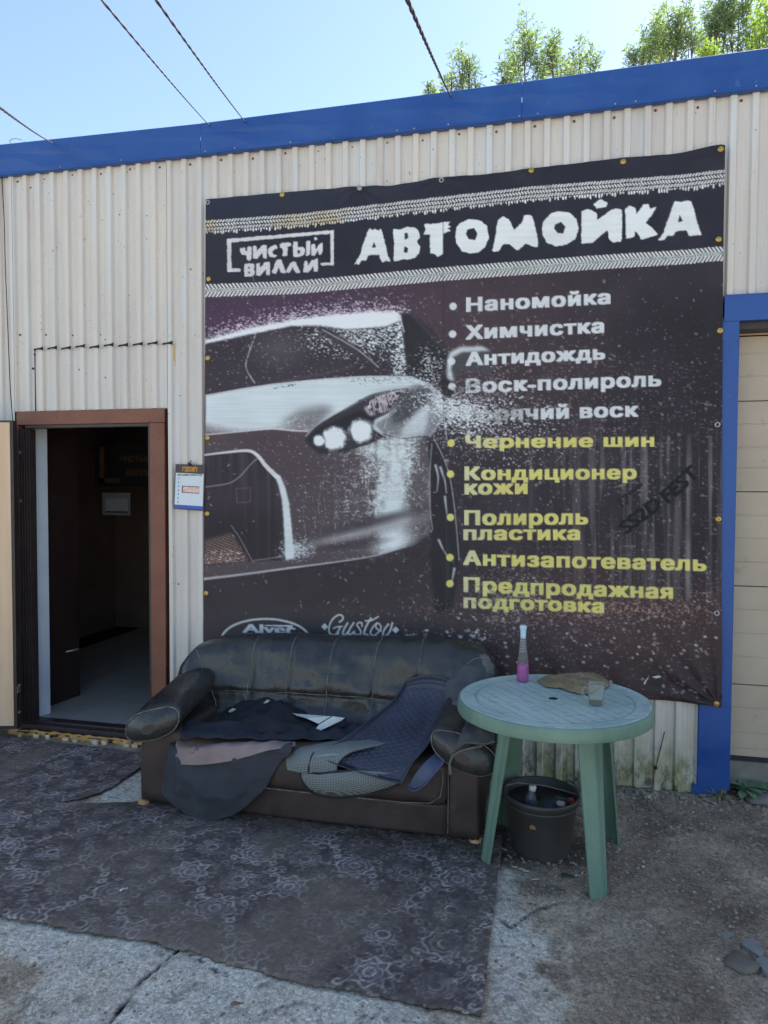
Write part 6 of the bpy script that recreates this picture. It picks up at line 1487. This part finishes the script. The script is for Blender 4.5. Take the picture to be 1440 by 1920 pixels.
blob('white_tissue', (bc[0]+.082, bc[1]-.045, bz+.236), .020, mat('white_paper', lin((190, 190, 180)), lin((206, 206, 198)), rough=.8, scale=40), 9.0, 'small crumpled white tissue lying in the bucket', 'tissue', .5)
blob('foil_lid', (bc[0]+.005, bc[1]-.09, bz+.218), .022, mat('foil', lin((150, 146, 146)), rough=.3, metal=.5), 11.0, 'shiny foil scrap lying near the front of the bucket', 'foil', .3)
pb = thing('drink_bottle', (bc[0]-.062, bc[1]-.050, bz+.125), 'dark plastic drink bottle with a white cap sticking out of the bucket', 'bottle')
pb.rotation_euler = (.10, .14, 0)
lathe('bottle_body', [(0, 0), (.032, 0), (.036, .01), (.036, .085), (.033, .11), (.020, .145), (.0135, .16), (.0135, .172)], tuple(pb.location), mat('dark_pet', (.10, .11, .16), (.16, .17, .22), rough=.1, trans=.35, ior=1.3, scale=40), pb, 22)
lathe('bottle_cap', [(0, .190), (.0145, .190), (.0155, .187), (.0155, .170), (0, .170)], tuple(pb.location), mat('white_cap', lin((205, 208, 206)), rough=.4), pb, 18)
lathe('bottle_label', [(.0366, .035), (.0368, .04), (.0368, .078), (.0366, .082)], tuple(pb.location), mat('blue_label', lin((60, 74, 120)), lin((40, 46, 80)), rough=.4, scale=60), pb, 22)
# ---------------------------------------------------------------- rod, weeds, litter, stones
rd = [at(1246, 1372, -.022), at(1240, 1398, -.024), at(1234, 1422, -.026), at(1229, 1442, -.030), at(1224, 1466, -.04), at(1220, 1488, -.06)]
ro = thing('wire_rod', rd[-1], 'thin wire rod with a knot halfway leaning on the wall right of the table', 'rod')
tube('rod_shaft', cr(rd, 30, 0), [.0028]*14+[.002]*16, M['rust'], ro, 6)
k_ = rd[3]; mesh('knot', *join([tube_vf([k_+np.array([math.cos(a)*.007, math.sin(a)*.006-.002, .005*math.sin(2*a)+.012*(a/9)]) for a in np.linspace(0, 12, 40)], .0028, 5)]), M['cable'], ro)
leafm = mat('weed_leaf', lin((84, 110, 74)), lin((112, 134, 100)), rough=.6, scale=16, c3=lin((130, 146, 112)), s3=40)
dry = mat('dry_stalk', lin((120, 118, 70)), lin((150, 140, 90)), rough=.8, scale=20)
def leaf_vf(base, d, L, w, droop, nrm=(0, 0, 1)):
    d = np.array(d, float); d /= np.linalg.norm(d); s = np.cross(d, nrm); s /= np.linalg.norm(s)+1e-9; V = []; n = 7
    for i in range(n):
        t = i/(n-1); c = np.array(base)+d*L*t+np.array([0, 0, -droop*t*t]); ww = w*math.sin(math.pi*min(1, .08+t*.92))**.8*(1 if t < 1 else 0)
        V += [c-s*ww+np.array([0, 0, .15*ww]), c, c+s*ww+np.array([0, 0, .15*ww])]
    Fc = []
    for i in range(n-1): Fc += [(3*i, 3*i+1, 3*i+4, 3*i+3), (3*i+1, 3*i+2, 3*i+5, 3*i+4)]
    return np.array(V), Fc
def weed(px, py, n, L, w, label, z=0.0, seed=0, m=None, base=None, up=.75):
    b = np.array(base) if base is not None else on(px, py, z); r_ = random.Random(seed)
    t = thing('weed', b, label, 'weed')
    stems = []
    for k in range(n):
        a = 2.4*k+r_.uniform(-.3, .3); el = r_.uniform(.15, 1.0)*up; s = b+np.array([math.cos(a)*.02, math.sin(a)*.02, .02+.05*r_.random()*L/.1])
        d = (math.cos(a)*math.cos(el), math.sin(a)*math.cos(el), math.sin(el)); V, Fc = leaf_vf(s, d, L*r_.uniform(.7, 1.1), w*r_.uniform(.8, 1.1), L*r_.uniform(.15, .5))
        mesh('leaf', V, Fc, m or leafm, t); stems.append(tube_vf([b+np.array([0, 0, -.005]), b+np.array([0, 0, .01]), s], .0022, 5))
    mesh('stem', *join(stems), dry, t); return t
weed(1388, 1470, 15, .105, .024, 'leafy green weed growing right of the blue pillar at the garage door', 0, 3, base=(1.02, .015, -.002))
weed(1405, 1480, 9, .080, .018, 'lower broad-leaved weed in front of the garage door, rightmost', 0, 5, base=(1.13, .045, -.002), up=.5)
weed(1352, 1480, 13, .060, .006, 'small yellowish weed growing at the foot of the blue pillar', 0, 9, m=dry, base=(.885, -.055, -.004), up=1.2)
weed(1085, 1465, 10, .055, .005, 'small thin weed behind the bucket at the foot of the wall', 0, 12, m=dry, base=(.21, -.03, -.004), up=1.4)
weed(1093, 1500, 9, .035, .009, 'tiny greenish tuft on the gravel behind the bucket', 0, 13, base=(.155, -.115, -.004), up=.6)

rs = np.random.default_rng(12)
# stones too many to count: one object each kind
def stones(name, n, fx, size, m, kind='stuff'):
    base = []
    for s in range(6):
        bm = bmesh.new(); bmesh.ops.create_icosphere(bm, subdivisions=1, radius=1); V = np.array([v.co[:] for v in bm.verts]); F_ = np.array([[v.index for v in f.verts] for f in bm.faces]); bm.free()
        V = V*(1+.45*rs.normal(size=(len(V), 1)).clip(-1, 1)*.5); base.append((V, F_))
    Vs = []; Fs = []; k = 0
    for i in range(n):
        x, y = fx(); s = size*(.35+rs.random()**2.5*1.6); V, F_ = base[i % 6]; a = rs.random()*6.28
        R_ = np.array([[math.cos(a), -math.sin(a), 0], [math.sin(a), math.cos(a), 0], [0, 0, 1]]); v = (V*np.array([1.25, .9, .55])*s)@R_.T+np.array([x, y, gz(x, y)+s*.18]); Vs.append(v); Fs.append(F_+k); k += len(v)
    o = mesh(name, np.concatenate(Vs), np.concatenate(Fs), m, smooth=False); tag(o, kind=kind); return o
peb = mat('pebble_stone', lin((120, 108, 94)), lin((160, 148, 130)), rough=.9, scale=9, c3=lin((190, 180, 162)), s3=11, th3=.6)
def right_area():
    while True:
        x = rs.uniform(-.15, 1.75); y = rs.uniform(-2.35, .1)
        c = gConc[min(np.searchsorted(_ix, x), len(_ix)-1), min(np.searchsorted(_iy, y), len(_iy)-1)]
        if x > 1.3 and y > 0: continue
        if rs.random() < (1-.75*c): return x, y
def left_area():
    while True:
        x = rs.uniform(-3.3, -.15); y = rs.uniform(-2.4, -1.83)
        return x, y
stones('gravel', 8000, right_area, .0052, peb); stones('grit', 1500, left_area, .0034, peb)
def wallfoot(): return rs.uniform(-.2, 1.0), -.03-.12*rs.random()**1.5
stones('rubble', 700, wallfoot, .008, peb)
# pale broken slabs on the right
slabm = mat('pale_broken_slab', lin((124, 122, 118)), lin((142, 140, 136)), rough=.85, scale=9, bump=.3, bscale=70)
for k, (pts, lb) in enumerate((([(1392, 1768), (1412, 1764), (1432, 1786), (1428, 1798), (1408, 1784), (1394, 1776)], 'upper of the flat pale stone fragments at the right edge of the ground'),
                  ([(1418, 1802), (1432, 1798), (1450, 1812), (1452, 1840), (1440, 1830), (1424, 1812)], 'lower of the flat pale stone fragments at the right edge of the ground'),
                  ([(1350, 1752), (1372, 1752), (1376, 1757), (1358, 1758)], 'thin pale stone flake lying left of the two larger fragments'))):
    w = [on(a, b)[:2] for a, b in pts]; V, Fc = poly_solid([(0, 0)]*3, .01, 'z'); n_ = len(w); z0 = gz(w[0][0], w[0][1])
    V = [(x, y, z0-.004) for x, y in w]+[(x, y, z0+.010) for x, y in w]
    o = mesh('stone_slab', V, [tuple(range(n_)), tuple(range(2*n_-1, n_-1, -1))]+[(i, (i+1) % n_, n_+(i+1) % n_, n_+i) for i in range(n_)], slabm, smooth=False); tag(o, lb, 'stone')
    b_ = o.modifiers.new('bevel', 'BEVEL'); b_.width = .003
# round stone by the garage
def rock(px, py, r_, sq, label, seed, m):
    p = on(px, py); p[2] = gz(p[0], p[1])+r_*sq*.35; o = blob('stone', p, r_, m, seed, label, 'stone', sq); o.data.polygons.foreach_set('use_smooth', np.ones(len(o.data.polygons), bool)); return o
rk = mat('grey_stone', lin((110, 104, 98)), lin((132, 124, 116)), rough=.9, scale=9, bump=.3, bscale=60)
rock(1428, 1505, .085, .35, 'flat rounded grey stone half buried at the right edge below the garage', 2.0, rk)
rock(1392, 1806, .055, .25, 'flat brownish stone half buried near the right edge', 4.0, mat('brown_stone', lin((104, 94, 84)), lin((120, 110, 98)), rough=.9, scale=9))
# cigarette ends
cw = mat('cigarette_paper', lin((170, 162, 148)), lin((190, 182, 168)), rough=.8, scale=90); cf = mat('cigarette_filter', lin((190, 150, 96)), lin((206, 172, 120)), rough=.85, scale=120)
def butt(px, py, ang, L=.028, tan=False):
    p = on(px, py); z = gz(p[0], p[1])+.0055; p[2] = z; d = np.array([math.cos(ang), math.sin(ang), .02]); return p, d, L, tan
bl = [(951, 1596, 2.6, .030), (959, 1610, 2.3, .028), (983, 1617, 2.0, .034), (959, 1625, .05, .030), (973, 1630, -.1, .028), (980, 1634, .0, .032), (996, 1651, .35, .038), (1090, 1640, 1.2, .022), (1039, 1646, .9, .018), (930, 1655, 1.9, .022)]
w_ = ['the topmost of the cigarette ends left below the bucket', 'cigarette end just below the topmost one, left of the bucket', 'cigarette end lying steeply right under the bucket', 'leftmost flat cigarette end of the row below the bucket', 'middle cigarette end of the row below the bucket', 'lowest cigarette end of the close row below the bucket', 'long yellowish cigarette end apart from the rest, nearest the viewer', 'short cigarette end left of the nearest table leg', 'tiny cigarette end between the bucket and the nearest table leg', 'cigarette end beside the carpet edge near the table foot']
for (px, py, ang, L), lb in zip(bl, w_):
    p, d, L, _ = butt(px, py, ang, L); t = thing('cigarette_end', p, lb, 'cigarette end', 'cigarette ends on the ground by the bucket')
    tube('paper', [p, p+d*L*.5], .0030, cw, t, 8); tube('filter', [p+d*L*.5, p+d*L*.85], .0031, cf if 'yellow' in lb else cw, t, 8)
# other litter
def scrap(px, py, w, l, ang, m, label, cat='litter', z=.004, name='litter_scrap'):
    p = on(px, py); z0 = gz(p[0], p[1])+z; c, s = math.cos(ang), math.sin(ang); V = []; n = 5
    for i in range(n+1):
        for j in range(4):
            a = (i/n-.5)*l; b = (j/3-.5)*w*(1-.5*abs(i/n-.5)); V.append((p[0]+c*a-s*b, p[1]+s*a+c*b, z0+.004*mnoise.noise(Vector((i*.7, j*.9, px*.1)))+.004*math.sin(i*1.1)))
    Fc = [tuple(int(q) for q in f) for f in grid_faces(n+1, 4)]; o = mesh(name, V, Fc, m); mo = o.modifiers.new('t', 'SOLIDIFY'); mo.thickness = .0012; return tag(o, label, cat)
scrap(232, 1682, .016, .034, 1.2, bpy.data.materials['white_paper'], 'small white feather-like scrap lying on the front left part of the carpet', z=.030)
scrap(1083, 1641, .012, .024, .5, mat('silver_wrap', lin((180, 196, 200)), rough=.3), 'small silvery blue wrapper on the dirt left of the nearest table leg')
scrap(1071, 1638, .008, .014, 1.5, bpy.data.materials['red_film'], 'tiny red scrap beside the silvery wrapper')
scrap(1077, 1621, .014, .018, .2, cw, 'small pale chip lying between bucket and table leg')
scrap(1064, 1642, .030, .050, .1, mat('green_scrap', lin((66, 84, 60)), rough=.8), 'flat dull green scrap on the dirt before the bucket')
scrap(1165, 1632, .003, .070, .1, mat('red_straw', lin((140, 60, 56)), rough=.6), 'thin red straw lying right of the nearest table leg', name='straw')
scrap(445, 1884, .010, .040, .5, mat('rusty_leaf', lin((120, 80, 44)), lin((160, 120, 70)), rough=.8, scale=80), 'small rusty brown leaf on the concrete in front of the carpet', 'leaf', name='dry_leaf')
scrap(1310, 1640, .008, .016, .7, cw, 'tiny pale chip on the dark gravel at right, the upper one'); scrap(1285, 1670, .006, .05, .2, dry, 'dry stalk lying on the gravel right of the table', name='dry_stalk')
scrap(1372, 1738, .014, .022, .4, cw, 'pale yellowish chip on the gravel above the stone flake'); scrap(1346, 1600, .005, .06, 2.4, dry, 'dry stalk on the dirt below the garage door', name='dry_stalk')
# small loose flake on the banner above the table
V = [at(*p, -.045) for p in ((1206, 1281), (1216, 1268), (1218, 1264), (1214, 1274), (1209, 1284))]
mesh('peeled_flake', V, [(0, 1, 2, 3, 4)], wht, ban, smooth=False); mesh('peeled_flake', [at(*p, -.045) for p in ((1222, 1269), (1236, 1266), (1240, 1270), (1230, 1272))], [(0, 1, 2, 3)], wht, ban, smooth=False)

# ---------------------------------------------------------------- trees behind the building
bark = mat('willow_bark', lin((92, 84, 72)), lin((110, 100, 86)), rough=.9, scale=12, bump=.4, bscale=30)
def leaves_mat(name, a, b):
    m = mat(name, a, b, rough=.5, scale=1.6, c3=tuple(min(1, x*1.6) for x in b), s3=4.0, th3=.58)
    bs = m.node_tree.nodes['Principled BSDF']; N = m.node_tree.nodes; L = m.node_tree.links
    tr = N.new('ShaderNodeBsdfTranslucent'); mx = N.new('ShaderNodeMixShader'); mx.inputs[0].default_value = .45
    src = bs.inputs['Base Color'].links[0].from_socket; g = N.new('ShaderNodeVectorMath'); g.operation = 'MULTIPLY'; g.inputs[1].default_value = (1.5, 1.6, .9); L.new(src, g.inputs[0]); L.new(g.outputs[0], tr.inputs[0])
    L.new(bs.outputs[0], mx.inputs[1]); L.new(tr.outputs[0], mx.inputs[2]); L.new(mx.outputs[0], N['Material Output'].inputs['Surface']); return m
LG = leaves_mat('willow_leaf', lin((100, 120, 84)), lin((134, 150, 108))); LY = leaves_mat('bright_leaf', lin((110, 134, 52)), lin((130, 150, 62)))
def tree(label, depth, blobs, lm, seed, dens=1.0, lw=.013, ll=.125):
    r_ = np.random.default_rng(seed); cx = np.mean([b[0] for b in blobs]); base = at(cx, 900, depth); base[2] = 0
    t = thing('willow_tree', base, label, 'tree', 'treetops showing above the roof'); parts = []; LV = []
    fork = base+np.array([0, 0, 2.4]); parts.append(tube_vf(cr(np.array([base-np.array([0, 0, .1]), base+np.array([.06, 0, 1.2]), fork]), 12, 0), np.linspace(.17, .11, 12), 10))
    sc = (depth-CAM_POS[1])/FPX*1.03
    for (px, py, rx, ry) in blobs:
        c = at(px, py, depth+r_.uniform(-.5, .5)); foot = c-np.array([0, 0, ry*sc*1.3]); mid = (fork+foot)/2+r_.normal(0, .15, 3)
        parts.append(tube_vf(cr(np.array([fork-np.array([0, 0, .1]), mid, foot, c]), 14, 0), np.linspace(.035, .005, 14), 6))
        npl = int(max(4, 6.5*dens*rx*ry/700))
        for k in range(npl):                              # feathery upright shoots
            o_ = r_.uniform(-1, 1, 3)*np.array([rx*.8, rx*.7, ry*.8])*sc; s0 = c+o_*.55-np.array([0, 0, .22]); s1 = c+o_+np.array([o_[0]*.25, 0, r_.uniform(.12, .34)*ry/26])
            spine = cr(np.array([s0, (s0+s1)/2+r_.normal(0, .03, 3), s1]), 10, 0); parts.append(tube_vf(spine, np.linspace(.008, .0022, 10), 4, False)); L_ = np.linalg.norm(s1-s0)
            for q in range(int(16+L_*46)):
                f_ = .12+.88*r_.random(); p = spine[min(int(f_*9.99), 9)]+r_.normal(0, .018, 3); a_ = r_.random()*6.283; out = np.array([math.cos(a_), math.sin(a_), .35+.5*f_]); out /= np.linalg.norm(out)
                tw = r_.uniform(.02, .15)*(1.1-.6*f_); p2 = p+out*tw
                if tw > .08: parts.append(tube_vf(np.array([p, (p+p2)/2, p2]), .0018, 3, False))
                for w_i in range(2):
                    dd = out+r_.normal(0, .5, 3)+np.array([0, 0, -.15]); dd /= np.linalg.norm(dd); sd_ = np.cross(dd, r_.normal(size=3)); sd_ /= np.linalg.norm(sd_); l = ll*r_.uniform(.5, 1.1); w = lw*r_.uniform(.6, 1.1)
                    LV.append((p2, p2+dd*l*.45+sd_*w, p2+dd*l+np.array([0, 0, -.01]), p2+dd*l*.45-sd_*w))
    mesh('trunk', *join(parts), bark, t)
    LVa = np.array(LV).reshape(-1, 3); Fc = np.arange(len(LVa)).reshape(-1, 4); o = mesh('crown', LVa, Fc, lm, t, smooth=False); return t
tree('small low treetop at the left end of the foliage, just above the roof edge', 9.0, [(805, 172, 12, 9), (868, 140, 22, 26), (848, 160, 16, 18), (892, 155, 16, 22), (880, 125, 10, 12)], LG, 1, 1.1)
tree('wide feathery treetop above the roof between the cable and the gap', 9.5, [(945, 148, 26, 22), (985, 98, 26, 38), (965, 120, 24, 30), (1020, 118, 26, 30), (1000, 145, 30, 22), (1052, 128, 20, 26), (1088, 110, 16, 26), (1112, 128, 12, 22), (1075, 135, 22, 16), (1035, 92, 12, 18)], LG, 2, 1.15)
tree('dense treetop right of the gap in the foliage above the roof', 10.0, [(1205, 95, 24, 24), (1232, 68, 24, 38), (1268, 58, 26, 34), (1255, 100, 30, 26), (1220, 118, 30, 16), (1296, 70, 14, 34), (1190, 112, 14, 16)], LG, 3, 1.5)
tree('tall dense treetop near the right edge of the photograph', 10.5, [(1345, 62, 26, 36), (1385, 30, 26, 40), (1375, 80, 30, 26), (1330, 92, 20, 22), (1360, 20, 18, 26), (1408, 70, 22, 30), (1340, 45, 14, 20)], LG, 4, 1.5)
tree('brighter yellow-green treetop at the far right edge', 9.2, [(1430, 62, 18, 26), (1448, 30, 22, 26), (1425, 85, 18, 16), (1460, 70, 26, 30)], LY, 5, 1.4, .015, .09)
tree('low bright green sprig poking above the roof below the dense treetops', 9.0, [(1325, 100, 14, 12), (1340, 108, 12, 8)], LY, 6, 1.0, .013, .08)
